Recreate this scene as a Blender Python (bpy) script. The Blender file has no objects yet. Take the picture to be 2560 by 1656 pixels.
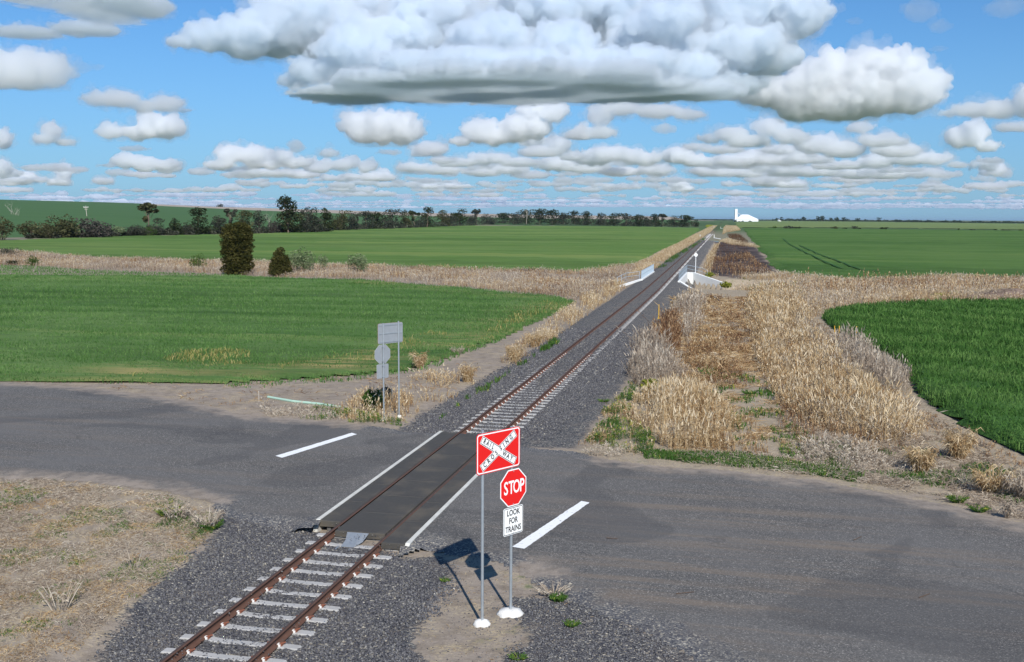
import bpy, math, random
import numpy as np
from mathutils import Vector, Matrix

random.seed(7)
RNG = np.random.default_rng(7)
SC = bpy.context.scene
COL = SC.collection

# ------------------------------------------------------------------ camera
FPX, PW, PH, CAM_H = 2600.0, 2560, 1656, 7.88
PITCH = math.atan((828 - 545) / FPX)
ROLL = 0.0052
_f = np.array([0, math.cos(PITCH), -math.sin(PITCH)])
_r0 = np.array([1.0, 0, 0])
_u0 = np.array([0, math.sin(PITCH), math.cos(PITCH)])
_r = _r0 * math.cos(ROLL) + _u0 * math.sin(ROLL)
_u = -_r0 * math.sin(ROLL) + _u0 * math.cos(ROLL)
cam_data = bpy.data.cameras.new("camera")
cam = bpy.data.objects.new("camera", cam_data)
COL.objects.link(cam)
M = Matrix(((_r[0], _u[0], -_f[0], 0), (_r[1], _u[1], -_f[1], 0), (_r[2], _u[2], -_f[2], CAM_H), (0, 0, 0, 1)))
cam.matrix_world = M
cam_data.sensor_width = 36.0
cam_data.lens = 36.0 * FPX / PW
cam_data.clip_start = 0.5
cam_data.clip_end = 200000
SC.camera = cam
SC.render.resolution_x, SC.render.resolution_y = 1024, 662

# ------------------------------------------------------------------ render settings
SC.view_settings.view_transform = 'Standard'
SC.view_settings.look = 'None'
SC.view_settings.gamma = 1.0
SC.view_settings.exposure = 0.42
cy = SC.cycles
cy.use_denoising = True
cy.max_bounces = 12
cy.diffuse_bounces = 3
cy.glossy_bounces = 2
cy.transmission_bounces = 2
cy.transparent_max_bounces = 8
cy.volume_bounces = 12
cy.sample_clamp_indirect = 6

# ------------------------------------------------------------------ sun
SUN_EL, SUN_SHADOW_AZ = math.radians(37.5), math.radians(-13.8)   # shadows run away from the camera, a little left
sun_dir = Vector((-math.sin(SUN_SHADOW_AZ) * math.cos(SUN_EL), -math.cos(SUN_SHADOW_AZ) * math.cos(SUN_EL), math.sin(SUN_EL)))
sd = bpy.data.lights.new("sun", 'SUN')
sd.energy = 4.2
sd.angle = math.radians(0.55)
sd.color = (1.0, 0.965, 0.91)
sun = bpy.data.objects.new("sun", sd)
COL.objects.link(sun)
sun.rotation_euler = sun_dir.to_track_quat('Z', 'Y').to_euler()
sun.location = (10, -20, 60)


# ------------------------------------------------------------------ small node helper
class NT:
    def __init__(self, tree):
        self.t = tree
        self.N = tree.nodes
        self.L = tree.links

    def set(self, sock, v):
        if isinstance(v, bpy.types.NodeSocket):
            self.L.new(v, sock)
        elif v is not None:
            if isinstance(v, (tuple, list)):
                v = tuple(v)
                if sock.type == 'RGBA' and len(v) == 3:
                    v = v + (1.0,)
            sock.default_value = v

    def node(self, typ, ins=None, **props):
        n = self.N.new(typ)
        for k, v in props.items():
            setattr(n, k, v)
        for k, v in (ins or {}).items():
            self.set(n.inputs[k], v)
        return n

    def m(self, op, a, b=None, c=None, clamp=False):
        n = self.N.new('ShaderNodeMath')
        n.operation = op
        n.use_clamp = clamp
        self.set(n.inputs[0], a)
        if b is not None:
            self.set(n.inputs[1], b)
        if c is not None:
            self.set(n.inputs[2], c)
        return n.outputs[0]

    def vm(self, op, a, b=None, scale=None):
        n = self.N.new('ShaderNodeVectorMath')
        n.operation = op
        self.set(n.inputs[0], a)
        if b is not None:
            self.set(n.inputs[1], b)
        if scale is not None:
            self.set(n.inputs['Scale'], scale)
        return n.outputs['Value'] if op in ('LENGTH', 'DOT_PRODUCT', 'DISTANCE') else n.outputs[0]

    def xyz(self, x=0.0, y=0.0, z=0.0):
        n = self.node('ShaderNodeCombineXYZ', {0: x, 1: y, 2: z})
        return n.outputs[0]

    def sep(self, v):
        n = self.node('ShaderNodeSeparateXYZ', {0: v})
        return n.outputs[0], n.outputs[1], n.outputs[2]

    def mix(self, fac, a, b, mode='MIX'):
        n = self.N.new('ShaderNodeMix')
        n.data_type = 'RGBA'
        n.blend_type = mode
        self.set(n.inputs[0], fac)
        self.set(n.inputs[6], a)
        self.set(n.inputs[7], b)
        return n.outputs[2]

    def sstep(self, v, lo, hi, a=0.0, b=1.0):
        n = self.N.new('ShaderNodeMapRange')
        n.interpolation_type = 'SMOOTHSTEP'
        self.set(n.inputs[0], v)
        for i, q in enumerate((lo, hi, a, b)):
            self.set(n.inputs[i + 1], q)
        return n.outputs[0]

    def lin(self, v, lo, hi, a=0.0, b=1.0):
        n = self.N.new('ShaderNodeMapRange')
        self.set(n.inputs[0], v)
        for i, q in enumerate((lo, hi, a, b)):
            self.set(n.inputs[i + 1], q)
        return n.outputs[0]

    def noise(self, vec, scale=1.0, detail=4.0, rough=0.55, dist=0.0, dim='3D', color=False, lac=2.0):
        n = self.N.new('ShaderNodeTexNoise')
        n.noise_dimensions = dim
        if vec is not None:
            self.set(n.inputs['Vector'], vec)
        n.inputs['Scale'].default_value = scale
        n.inputs['Detail'].default_value = detail
        n.inputs['Roughness'].default_value = rough
        n.inputs['Distortion'].default_value = dist
        n.inputs['Lacunarity'].default_value = lac
        return n.outputs[1 if color else 0]

    def voro(self, vec, scale=1.0, feature='F1', out='Distance', rand=1.0, smooth=None, detail=0.0, rough=0.5):
        n = self.N.new('ShaderNodeTexVoronoi')
        n.feature = feature
        self.set(n.inputs['Vector'], vec)
        n.inputs['Scale'].default_value = scale
        n.inputs['Randomness'].default_value = rand
        n.inputs['Detail'].default_value = detail
        n.inputs['Roughness'].default_value = rough
        if smooth is not None:
            n.inputs['Smoothness'].default_value = smooth
        return n.outputs[out]

    def ramp(self, fac, stops, interp='LINEAR'):
        n = self.N.new('ShaderNodeValToRGB')
        e = n.color_ramp
        e.interpolation = interp
        while len(e.elements) < len(stops):
            e.elements.new(0.5)
        for el, (p, c) in zip(e.elements, stops):
            el.position = p
            el.color = tuple(c) + (1.0,) if len(c) == 3 else c
        self.set(n.inputs[0], fac)
        return n.outputs[0]


# ------------------------------------------------------------------ pixel ray helper (picture measured on a 2381 px wide view)
VS = 2560 / 2381.0


def ray(x, y):
    d = _f * FPX + _r * (x * VS - PW / 2) - _u * (y * VS - PH / 2)
    return d / np.linalg.norm(d)


def azel(x, y):
    d = ray(x, y)
    return math.atan2(d[0], d[1]), math.asin(d[2])


# ------------------------------------------------------------------ sky with cumulus
world = bpy.data.worlds.new("World")
SC.world = world
world.use_nodes = True
W = NT(world.node_tree)
W.N.clear()
sky = W.node('ShaderNodeTexSky', sky_type='NISHITA', sun_disc=False)
sky.sun_elevation = SUN_EL
sky.sun_rotation = math.atan2(sun_dir.x, sun_dir.y)
sky.altitude = 300
sky.air_density = 1.0
sky.dust_density = 0.6
sky.ozone_density = 2.2
gen = W.node('ShaderNodeTexCoord').outputs['Generated']
dx, dy, dz = W.sep(W.vm('NORMALIZE', gen))
AZ = W.m('ARCTAN2', dx, dy)
EL = W.m('ARCSINE', dz)
P0 = W.xyz(AZ, EL, 0.0)
SKYK = 0.075
base_sky = W.mix(1.0, sky.outputs[0], (SKYK * 0.47, SKYK * 0.82, SKYK * 1.16), 'MULTIPLY')
hz = W.sstep(EL, 0.0, 0.20, 1.0, 0.0)
base_sky = W.mix(W.m('MULTIPLY', hz, 0.45), base_sky, (0.175, 0.315, 0.56))

bg = W.node('ShaderNodeBackground', {'Color': base_sky, 'Strength': 1.0})
wo = W.node('ShaderNodeOutputWorld')
W.L.new(bg.outputs[0], wo.inputs[0])
world.cycles.sampling_method = 'MANUAL'
world.cycles.sample_map_resolution = 512
KX = VS / FPX


def new_mat(name):
    m = bpy.data.materials.new(name)
    m.use_nodes = True
    m.node_tree.nodes.clear()
    T = NT(m.node_tree)
    T.out = T.node('ShaderNodeOutputMaterial')
    return m, T


def raw_mesh(name, verts, faces, mat=None, smooth=False):
    """verts (n,3) array, faces (m,k) int array with constant k"""
    verts = np.asarray(verts, np.float32)
    faces = np.asarray(faces, np.int32)
    me = bpy.data.meshes.new(name)
    me.vertices.add(len(verts))
    me.vertices.foreach_set('co', verts.ravel())
    k = faces.shape[1]
    me.loops.add(faces.size)
    me.loops.foreach_set('vertex_index', faces.ravel())
    me.polygons.add(len(faces))
    me.polygons.foreach_set('loop_start', np.arange(0, faces.size, k, dtype=np.int32))
    me.polygons.foreach_set('loop_total', np.full(len(faces), k, np.int32))
    if smooth:
        me.polygons.foreach_set('use_smooth', np.ones(len(faces), bool))
    me.update(calc_edges=True)
    if mat:
        me.materials.append(mat)
    return me


# ------------------------------------------------------------------ cumulus clouds: real bodies of cloud lit by the sun and sky
def cloud_mat(name, dens, col=(0.984, 0.992, 0.999)):
    m, T = new_mat(name)
    v = T.node('ShaderNodeVolumePrincipled', {'Color': col, 'Density': dens, 'Anisotropy': 0.30, 'Absorption Color': (0.0, 0.0, 0.0)})
    T.L.new(v.outputs[0], T.out.inputs[1])
    return m


CM = {'heavy': cloud_mat("cloud_heavy", 0.0155, (0.925, 0.962, 0.996)), 'halo': cloud_mat("cloud_veil", 0.0016), 'thick': cloud_mat("cloud_thick", 0.0135), 'mid': cloud_mat("cloud_medium", 0.0085), 'far': cloud_mat("cloud_far", 0.0055), 'wisp': cloud_mat("cloud_wisp", 0.0025)}


def icos(sub):
    import bmesh
    bm = bmesh.new()
    bmesh.ops.create_icosphere(bm, subdivisions=sub, radius=1)
    v = np.array([p.co[:] for p in bm.verts])
    f = np.array([[q.index for q in p.verts] for p in bm.faces])
    bm.free()
    return v, f


ICO_V, ICO_F = icos(2)
tex_a = bpy.data.textures.new("puffs", 'CLOUDS')
tex_a.noise_basis = 'VORONOI_F1'
tex_a.noise_depth = 3
tex_b = bpy.data.textures.new("fine", 'CLOUDS')
tex_b.noise_depth = 5
CLOUD_BASE = 1100.0
crs = np.random.default_rng(11)


def make_cloud(lobes, mat, base_y=None, kids=16, vox=1.3, flat=True, dist=None, disp=1.0, halo=None):
    """lobes: list of (x, y, rx, ru, rd) in picture units; the body stands where its flat base at cloud-base height is seen"""
    if base_y is None:
        base_y = max(l[1] + (l[4] if len(l) > 4 else l[3] * .6) * 0.6 for l in lobes)
    xm = sum(l[0] for l in lobes) / len(lobes)
    el = azel(xm, base_y)[1]
    d0 = dist or CLOUD_BASE / math.tan(el)
    zb = CAM_H + d0 * math.tan(el)
    px = d0 * KX
    sph = []
    if halo is None and mat.name in ('cloud_heavy', 'cloud_thick', 'cloud_medium') and kids > 5:
        make_cloud(lobes, CM['halo'], base_y, max(6, kids // 2), vox * 1.25, flat, dist, 2.6, halo=1.14)
    for l in lobes:
        x, y, rx, ru = l[:4]
        rd = l[4] if len(l) > 4 else ru * 0.6
        dd = d0 * (1 + (l[5] if len(l) > 5 else 0.0))
        r = ray(x, y - (ru - rd) * 0.4)
        c = np.array([r[0], r[1], r[2]]) * dd / math.hypot(r[0], r[1]) + np.array([0, 0, CAM_H])
        p2 = dd * KX
        rx, ru, rd = (q * (halo or 1.0) + (4 if halo else 0) for q in (rx, ru, rd))
        R = np.array([rx, (rx + ru) * 0.5 if len(l) < 7 else (ru + rd) * 0.5 * l[6], (ru + rd) * 0.5]) * p2
        # a lobe is a cauliflower: a body, knobs on it, smaller knobs on those
        sph.append((c, R * 0.86))
        for k in range(kids):
            u = crs.normal(size=3)
            u /= np.linalg.norm(u)
            if u[2] < -0.2:
                u[2] *= -0.5
            rr = crs.uniform(0.14, 0.46) * R.min() * 1.25
            c2 = c + u * (R * 0.95 - rr * 0.55)
            sph.append((c2, np.array([rr, rr, rr * .9])))
            for j in range(4):
                w = crs.normal(size=3)
                w /= np.linalg.norm(w)
                w = w + u * 0.9
                w /= np.linalg.norm(w)
                r3 = rr * crs.uniform(0.28, 0.5)
                sph.append((c2 + w * (rr * 0.95), np.array([r3, r3, r3])))
    vs, fs, o = [], [], 0
    for c, R in sph:
        vs.append(ICO_V * R + c)
        fs.append(ICO_F + o)
        o += len(ICO_V)
    me = raw_mesh("cloud_seed", np.concatenate(vs), np.concatenate(fs))
    ob = bpy.data.objects.new("cloud_seed", me)
    COL.objects.link(ob)
    rm = ob.modifiers.new("r", 'REMESH')
    rm.mode = 'VOXEL'
    rm.voxel_size = px * vox * 1.0752 * 1.08
    for tex, size, st in ((tex_a, 34, -10.0), (tex_a, 12, -4.5), (tex_b, 22, 12.0)):
        t = tex.copy()
        t.noise_scale = size * px
        dm = ob.modifiers.new("d", 'DISPLACE')
        dm.texture = t
        dm.texture_coords = 'GLOBAL'
        dm.strength = st * px * disp
        dm.mid_level = 0.5
    r2 = ob.modifiers.new("r2", 'REMESH')
    r2.mode = 'VOXEL'
    r2.voxel_size = rm.voxel_size
    dg = bpy.context.evaluated_depsgraph_get()
    me2 = bpy.data.meshes.new_from_object(ob.evaluated_get(dg))
    bpy.data.objects.remove(ob)
    bpy.data.meshes.remove(me)
    n = len(me2.vertices)
    co = np.empty(n * 3, np.float32)
    me2.vertices.foreach_get('co', co)
    co = co.reshape(-1, 3)
    if flat:
        zz = co[:, 2]
        zz[:] = np.where(zz < zb, zb - (zb - zz) * 0.15, zz)
    me2.vertices.foreach_set('co', co.ravel())
    me2.polygons.foreach_set('use_smooth', np.ones(len(me2.polygons), bool))
    me2.update()
    me2.materials.clear()
    me2.materials.append(mat)
    me2.name = "cloud"
    ob = bpy.data.objects.new("cloud", me2)
    ob['kind'] = 'structure'
    COL.objects.link(ob)
    return n


import time as _t
_t0 = _t.time()
NV = 0
BIGR = [(1800, 215, 110, 45, 40), (1860, 235, 90, 60, 40), (1900, 205, 80, 70, 60), (1950, 185, 80, 55, 80), (2020, 160, 70, 52, 80), (2090, 165, 60, 50, 80),
        (2150, 205, 50, 50, 50), (2180, 185, 30, 20, 24), (2110, 225, 75, 50, 45), (2040, 225, 90, 60, 50), (1960, 245, 100, 50, 40), (1870, 262, 75, 30, 24)]
NV += make_cloud(BIGR, CM['thick'], base_y=285)
NV += make_cloud([(845, 298, 48, 44, 44), (935, 300, 50, 44, 44), (890, 298, 50, 46, 44)], CM['thick'], base_y=342)
HUGE = [(430, 96, 46, 16, 20), (490, 88, 60, 38, 38), (570, 95, 70, 60, 50), (650, 72, 95, 80, 70, .02), (750, 60, 120, 100, 90, .03), (735, 172, 70, 40, 26, -.05), (685, 195, 40, 20, 14, -.03),
        (880, 45, 140, 110, 100, .05), (820, 128, 100, 60, 50, -.06), (960, 150, 100, 40, 30, -.14), (1010, 60, 140, 110, 90, .0), (1090, 150, 100, 50, 30, -.16), (930, 186, 50, 14, 8, -.12), (1140, 100, 90, 70, 60, -.10),
        (1130, 0, 170, 100, 90, .06), (1280, 40, 150, 120, 100, .0), (1230, 150, 90, 44, 28, -.16), (1310, 105, 80, 55, 50, -.12), (1420, 40, 140, 120, 100, .02), (1400, 150, 90, 40, 24, -.14), (1500, 150, 90, 44, 26, -.12),
        (1545, 55, 90, 60, 50, -.08), (1500, 110, 110, 60, 50, -.05), (1600, 165, 90, 50, 30, -.06), (1660, 45, 150, 110, 100, .03), (1710, 120, 120, 70, 60, .0), (1690, 200, 100, 32, 30, .0), (1840, 40, 90, 60, 60, .05), (1780, 135, 80, 50, 50, .04), (900, 100, 130, 70, 70, -.03),
        (800, 220, 130, 14, 30, -.03, 9), (1000, 216, 180, 14, 34, -.06, 9), (1180, 216, 170, 14, 34, -.06, 10), (1380, 208, 160, 14, 34, -.07, 10), (1520, 206, 120, 14, 34, -.06, 9), (1640, 210, 100, 14, 26, -.04, 7),
        (880, 196, 130, 30, 30, -.10, 6), (1060, 186, 150, 34, 30, -.15, 6), (1250, 182, 150, 34, 30, -.17, 6), (1420, 180, 130, 34, 30, -.15, 6)]
NV += make_cloud(HUGE, CM['heavy'], base_y=240, kids=30, vox=1.25)
NV += make_cloud([(-60, 40, 170, 50, 50, -.25, 5), (90, 35, 150, 44, 44, -.22, 5), (230, 45, 100, 32, 34, -.15, 5), (300, 20, 80, 40, 40, -.18, 4), (350, 12, 50, 26, 26, -.1, 3), (200, 70, 90, 20, 22, -.05, 3), (60, 80, 90, 20, 22, -.02, 3)], CM['heavy'], base_y=98, kids=14)
NV += make_cloud([(1000, -20, 120, 20, 16, -.2, 3), (1130, -22, 120, 22, 18, -.2, 3), (1250, -20, 80, 16, 14, -.2, 3)], CM['heavy'], base_y=10, kids=8)
NV += make_cloud([(-10, 165, 70, 55, 50), (60, 165, 70, 50, 50), (120, 165, 46, 44, 44)], CM['mid'], base_y=208)
NV += make_cloud([(190, 158, 26, 18, 16), (225, 156, 20, 10, 10)], CM['wisp'], base_y=172, kids=6)
for L, mt, by in [
    ([(225, 230, 40, 20, 18), (275, 232, 60, 24, 22), (385, 248, 46, 28, 16), (340, 250, 40, 20, 14), (425, 258, 30, 8, 6)], 'mid', 266),
    ([(255, 308, 34, 18, 16), (330, 308, 55, 22, 20), (390, 298, 50, 32, 26), (350, 285, 40, 26, 20)], 'thick', 331),
    ([(120, 310, 26, 30, 18), (105, 325, 30, 16, 12), (150, 332, 30, 10, 8)], 'mid', 340),
    ([(8, 330, 18, 32, 20)], 'thick', 352),
    ([(310, 347, 40, 9, 7)], 'far', 352),
    ([(540, 362, 40, 28, 20), (590, 368, 46, 32, 20), (510, 385, 40, 16, 12), (620, 385, 60, 14, 10)], 'mid', 396),
    ([(660, 372, 30, 24, 18), (690, 380, 40, 16, 12)], 'mid', 392), ([(690, 345, 22, 22, 12)], 'far', 356),
    ([(765, 357, 22, 13, 10)], 'mid', 366), ([(800, 385, 26, 18, 12), (740, 395, 34, 16, 10), (850, 392, 24, 14, 10)], 'mid', 402),
    ([(905, 356, 34, 10, 8)], 'far', 364), ([(1000, 352, 50, 26, 14), (980, 358, 30, 14, 10)], 'mid', 364),
    ([(1070, 330, 34, 16, 14), (1115, 308, 44, 34, 30), (1150, 320, 50, 26, 22), (1200, 300, 50, 40, 40), (1235, 255, 34, 26, 40), (1285, 262, 36, 28, 30), (1240, 300, 50, 30, 30)], 'thick', 343),
    ([(1140, 372, 60, 20, 12), (1210, 380, 60, 14, 10), (1060, 380, 60, 16, 12)], 'mid', 388), ([(1300, 340, 40, 26, 16), (1260, 356, 60, 20, 14)], 'mid', 364),
    ([(1395, 262, 36, 26, 40), (1440, 250, 60, 24, 24), (1530, 258, 70, 18, 20), (1600, 268, 50, 16, 14), (1390, 310, 44, 20, 20), (1350, 330, 34, 44, 18)], 'mid', 322),
    ([(1545, 296, 34, 10, 20)], 'far', 318),
    ([(1420, 362, 80, 24, 16), (1490, 372, 60, 24, 14), (1380, 372, 60, 20, 14)], 'mid', 388),
    ([(1575, 368, 46, 32, 16), (1620, 378, 44, 20, 12)], 'thick', 388),
    ([(1650, 325, 34, 14, 10), (1700, 315, 50, 24, 18), (1790, 300, 44, 30, 20), (1840, 320, 50, 24, 18), (1740, 330, 60, 20, 16)], 'mid', 342),
    ([(1720, 375, 90, 18, 14), (1820, 372, 80, 24, 16), (1760, 362, 60, 16, 12)], 'mid', 392),
    ([(1900, 340, 60, 30, 20), (1960, 352, 60, 26, 18), (2050, 330, 50, 24, 16), (2090, 352, 60, 22, 16)], 'mid', 366),
    ([(2040, 376, 50, 22, 14), (2110, 372, 50, 26, 14), (2170, 372, 44, 20, 12), (1950, 385, 80, 12, 10), (2230, 384, 30, 10, 8)], 'mid', 392),
    ([(2225, 325, 28, 34, 22), (2262, 318, 32, 36, 26), (2300, 342, 30, 16, 12)], 'thick', 354),
    ([(2210, 264, 30, 10, 10), (2260, 258, 44, 22, 18), (2320, 256, 50, 26, 24), (2390, 242, 40, 40, 36)], 'mid', 278),
    ([(2360, 296, 50, 12, 12)], 'mid', 306), ([(2318, 400, 24, 20, 12)], 'mid', 412),
    ([(60, 418, 34, 20, 12), (25, 425, 24, 10, 8)], 'mid', 432), ([(148, 408, 20, 26, 14), (135, 425, 26, 10, 8)], 'mid', 432), ([(5, 395, 22, 24, 16)], 'mid', 412),
    ([(240, 422, 26, 9, 7)], 'mid', 430), ([(250, 385, 24, 6, 5)], 'far', 390), ([(395, 394, 34, 16, 10)], 'mid', 404),
    ([(2140, 25, 40, 34, 30), (2185, 60, 30, 16, 20)], 'wisp', 85), ([(2340, 18, 50, 24, 24)], 'wisp', 45), ([(1985, 50, 24, 8, 8)], 'wisp', 60), ([(2180, 114, 26, 6, 6)], 'wisp', 122)]:
    NV += make_cloud(L, CM[mt], base_y=by, kids=10)
for L, mt, by in [
    ([(470, 400, 40, 10, 8), (560, 408, 60, 12, 9)], 'far', 416), ([(960, 392, 50, 16, 10), (1030, 396, 50, 20, 12)], 'mid', 405), ([(1120, 402, 50, 16, 10), (1180, 396, 50, 22, 12)], 'mid', 411),
    ([(1300, 385, 60, 26, 14), (1360, 394, 50, 18, 12)], 'mid', 404), ([(1240, 408, 60, 14, 10)], 'far', 416), ([(1440, 402, 60, 18, 10), (1520, 398, 50, 20, 12)], 'mid', 409), ([(1050, 434, 34, 9, 6), (1000, 435, 30, 7, 5), (1090, 435, 24, 6, 5)], 'thick', 440),
    ([(1660, 402, 70, 20, 12), (1730, 405, 50, 16, 10)], 'mid', 412), ([(1830, 398, 60, 20, 12), (1900, 402, 60, 20, 12)], 'mid', 410), ([(1790, 425, 50, 22, 10), (1840, 430, 40, 12, 8)], 'mid', 436), ([(1990, 405, 60, 20, 12), (2070, 408, 60, 18, 10)], 'mid', 416),
    ([(2150, 404, 50, 16, 10), (2200, 408, 40, 12, 8)], 'far', 414), ([(1575, 430, 28, 18, 10), (1600, 440, 20, 8, 6)], 'thick', 446), ([(1465, 436, 34, 7, 6)], 'mid', 441), ([(790, 440, 30, 7, 6)], 'mid', 444), ([(620, 402, 80, 12, 10), (700, 408, 50, 14, 10)], 'mid', 414),
    ([(880, 415, 50, 14, 9), (820, 412, 30, 10, 7)], 'mid', 421), ([(1880, 372, 60, 18, 12), (1820, 350, 60, 16, 12)], 'mid', 380), ([(1240, 330, 50, 20, 14), (1330, 366, 40, 18, 12)], 'mid', 372), ([(2300, 375, 40, 8, 6)], 'far', 380), ([(2290, 435, 60, 12, 8)], 'far', 441),
    ([(1680, 350, 60, 14, 10), (1620, 342, 40, 12, 10)], 'mid', 358), ([(2050, 330, 60, 18, 14), (2000, 300, 40, 18, 12)], 'mid', 342), ([(1030, 375, 40, 14, 10)], 'mid', 380), ([(430, 455, 60, 6, 5)], 'far', 459)]:
    NV += make_cloud(L, CM[mt], base_y=by, kids=10)
# rows of small flat cumulus down to the horizon
for row, (yb, n, w, h) in enumerate([(404, 14, 40, 16), (417, 17, 38, 13), (429, 19, 38, 11), (440, 20, 40, 9), (450, 20, 44, 7.5), (459, 20, 50, 6), (467, 19, 56, 5), (474, 18, 64, 4), (480, 16, 76, 3.2), (485, 14, 90, 2.6)]):
    for k in range(n):
        x = (k + crs.uniform(-.45, .45)) * 2700 / n - 80
        if yb < 450 and x < 480 and crs.random() < 0.6:
            continue
        ws = w * crs.uniform(.5, 1.9)
        hs = h * crs.uniform(.6, 1.6)
        L = [(x + t * ws * 0.9, yb - hs * .7 + crs.uniform(-.3, .2) * hs, ws * .55, hs * crs.uniform(.5, 1.3), hs * .45) for t in (-.9, -.1, .7)]
        NV += make_cloud(L, CM['mid' if row < 4 and crs.random() < .55 else 'far'], base_y=yb + crs.uniform(-5, 5), kids=5, vox=1.1)
print("clouds", NV, _t.time() - _t0)
# ================================================================== ground shape
AZT = math.radians(12.03)
TV = np.array([math.sin(AZT), math.cos(AZT)])
TN = np.array([math.cos(AZT), -math.sin(AZT)])
Q0 = np.array([-5.479, 17.569])
CV = np.array([-50, 100, 161, 247, 389, 858, 1250, 4300.0])
CU = np.array([0, 0, -.5, -1.25, -2.4, -6, -9.5, -40.0])


def track(u, v):
    """point at lateral offset u and distance v along the railway"""
    u = np.asarray(u, float)
    v = np.asarray(v, float)
    uu = u + np.interp(v, CV, CU)
    return np.stack([Q0[0] + TV[0] * v + TN[0] * uu, Q0[1] + TV[1] * v + TN[1] * uu], -1)


def uv_of(x, y):
    dx, dy = np.asarray(x, float) - Q0[0], np.asarray(y, float) - Q0[1]
    v = dx * TV[0] + dy * TV[1]
    u = dx * TN[0] + dy * TN[1] - np.interp(v, CV, CU)
    return u, v


def S(x, a, b):
    t = np.clip((np.asarray(x, float) - a) / (b - a), 0, 1)
    return t * t * (3 - 2 * t)


_gw = [(RNG.uniform(0, 6.28), RNG.uniform(-1, 1), RNG.uniform(-1, 1), k) for k in (0.35, 0.6, 1.1, 1.9, 3.1) for _ in range(4)]


def wob(x, y):
    s = 0
    for p, a, b, k in _gw:
        s = s + np.sin((a * x + b * y) * k * 1.5 + p) / (k ** 0.8)
    return s / 14.0


def base_level(v):
    return -0.03 - 0.75 * S(v, 24, 75)


def G(x, y):
    u, v = uv_of(x, y)
    b = base_level(v) + wob(x, y) * 0.06 * S(abs(u), 4, 7) * (1 - S(v, 112, 116) * (1 - S(v, 146, 150)))
    wl = S(142.0 - np.clip(u - 3.4, 0, 4.6) * 1.217 - v, -0.3, 0.3)      # in front of the wing wall
    low = S(v, 114, 122) * wl * (1 - S(u, 9, 18))
    dip = 1.5 * low * S(u, 2.2, 2.9)
    dip2 = 0.7 * np.exp(-((v - 131) / 7.0) ** 2) * S(-u, 3.2, 5.0) * (1 - S(-u, 12, 22))
    b = b - dip - dip2
    au = np.abs(u)
    near = 1 - S(v, 8.0, 9.0)
    # ballast trough before the crossing
    w = 1 - S(au, 2.1, 3.3)
    b1 = b * (1 - w) + (-0.20) * w
    # under the deck
    # raised bed beyond the crossing
    sh = np.maximum(S(v, 30, 75) * 1.4, 0.0)
    w2 = (1 - S(au, 1.9, 3.6 + sh)) * (1 - S(v, 118, 121) * wl * S(u, 2.3, 2.6))
    b2 = b * (1 - w2) + (-0.20 + 0.035 * S(v, 24, 48) * (S(1.15 - np.maximum(u, -u * .6), 0, .25))) * w2
    far = S(v, 19.8, 20.8)
    deck = (1 - near) * (1 - far)
    w3 = 1 - S(au, 1.5, 1.62)
    b3 = b * (1 - w3) + (-0.30) * w3
    return b1 * near + b3 * deck + b2 * far


def at(x, y, h=0.0):
    """ground point (x, y, z) seen at (x, y) of the picture, at height h above the ground"""
    r = ray(x, y)
    z = -0.03
    for _ in range(8):
        t = (z + h - CAM_H) / r[2]
        X, Y = r[0] * t, r[1] * t
        z = 0.5 * z + 0.5 * float(G(X, Y))
    t = (z + h - CAM_H) / r[2]
    return np.array([r[0] * t, r[1] * t, z])


def at0(x, y, z=0.0):
    r = ray(x, y)
    t = (z - CAM_H) / r[2]
    return np.array([r[0] * t, r[1] * t])


def poly_at(pts, h=0.0):
    return np.array([at(*p, h)[:2] for p in pts])


def sdist(px, py, poly):
    """signed distance, positive inside"""
    px = np.asarray(px, float).ravel()
    py = np.asarray(py, float).ravel()
    d = np.full(px.shape, 1e9)
    ins = np.zeros(px.shape, bool)
    n = len(poly)
    for i in range(n):
        ax, ay = poly[i]
        bx, by = poly[(i + 1) % n]
        ex, ey = bx - ax, by - ay
        wx, wy = px - ax, py - ay
        t = np.clip((wx * ex + wy * ey) / (ex * ex + ey * ey + 1e-12), 0, 1)
        d = np.minimum(d, np.hypot(wx - ex * t, wy - ey * t))
        c = ((ay > py) != (by > py)) & (px < (bx - ax) * (py - ay) / (by - ay + 1e-15) + ax)
        ins ^= c
    return np.where(ins, d, -d)


def vnoise(x, y, s, seed=0):
    """cheap smooth 2-D value noise, -1..1"""
    x = np.asarray(x, float) / s + 37.1 * seed
    y = np.asarray(y, float) / s - 11.3 * seed
    xi, yi = np.floor(x).astype(np.int64), np.floor(y).astype(np.int64)
    fx, fy = x - xi, y - yi
    fx, fy = fx * fx * (3 - 2 * fx), fy * fy * (3 - 2 * fy)

    def hsh(a, b):
        h = (a * 374761393 + b * 668265263 + seed * 144665) & 0x7fffffff
        h = ((h ^ (h >> 13)) * 1274126177) & 0x7fffffff
        return (h & 0xffff) / 32767.5 - 1
    return (hsh(xi, yi) * (1 - fx) + hsh(xi + 1, yi) * fx) * (1 - fy) + (hsh(xi, yi + 1) * (1 - fx) + hsh(xi + 1, yi + 1) * fx) * fy


def fnoise(x, y, s, seed=0, o=3):
    return sum(vnoise(x, y, s / 2 ** i, seed + i) / 2 ** i for i in range(o)) / 1.75


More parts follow.
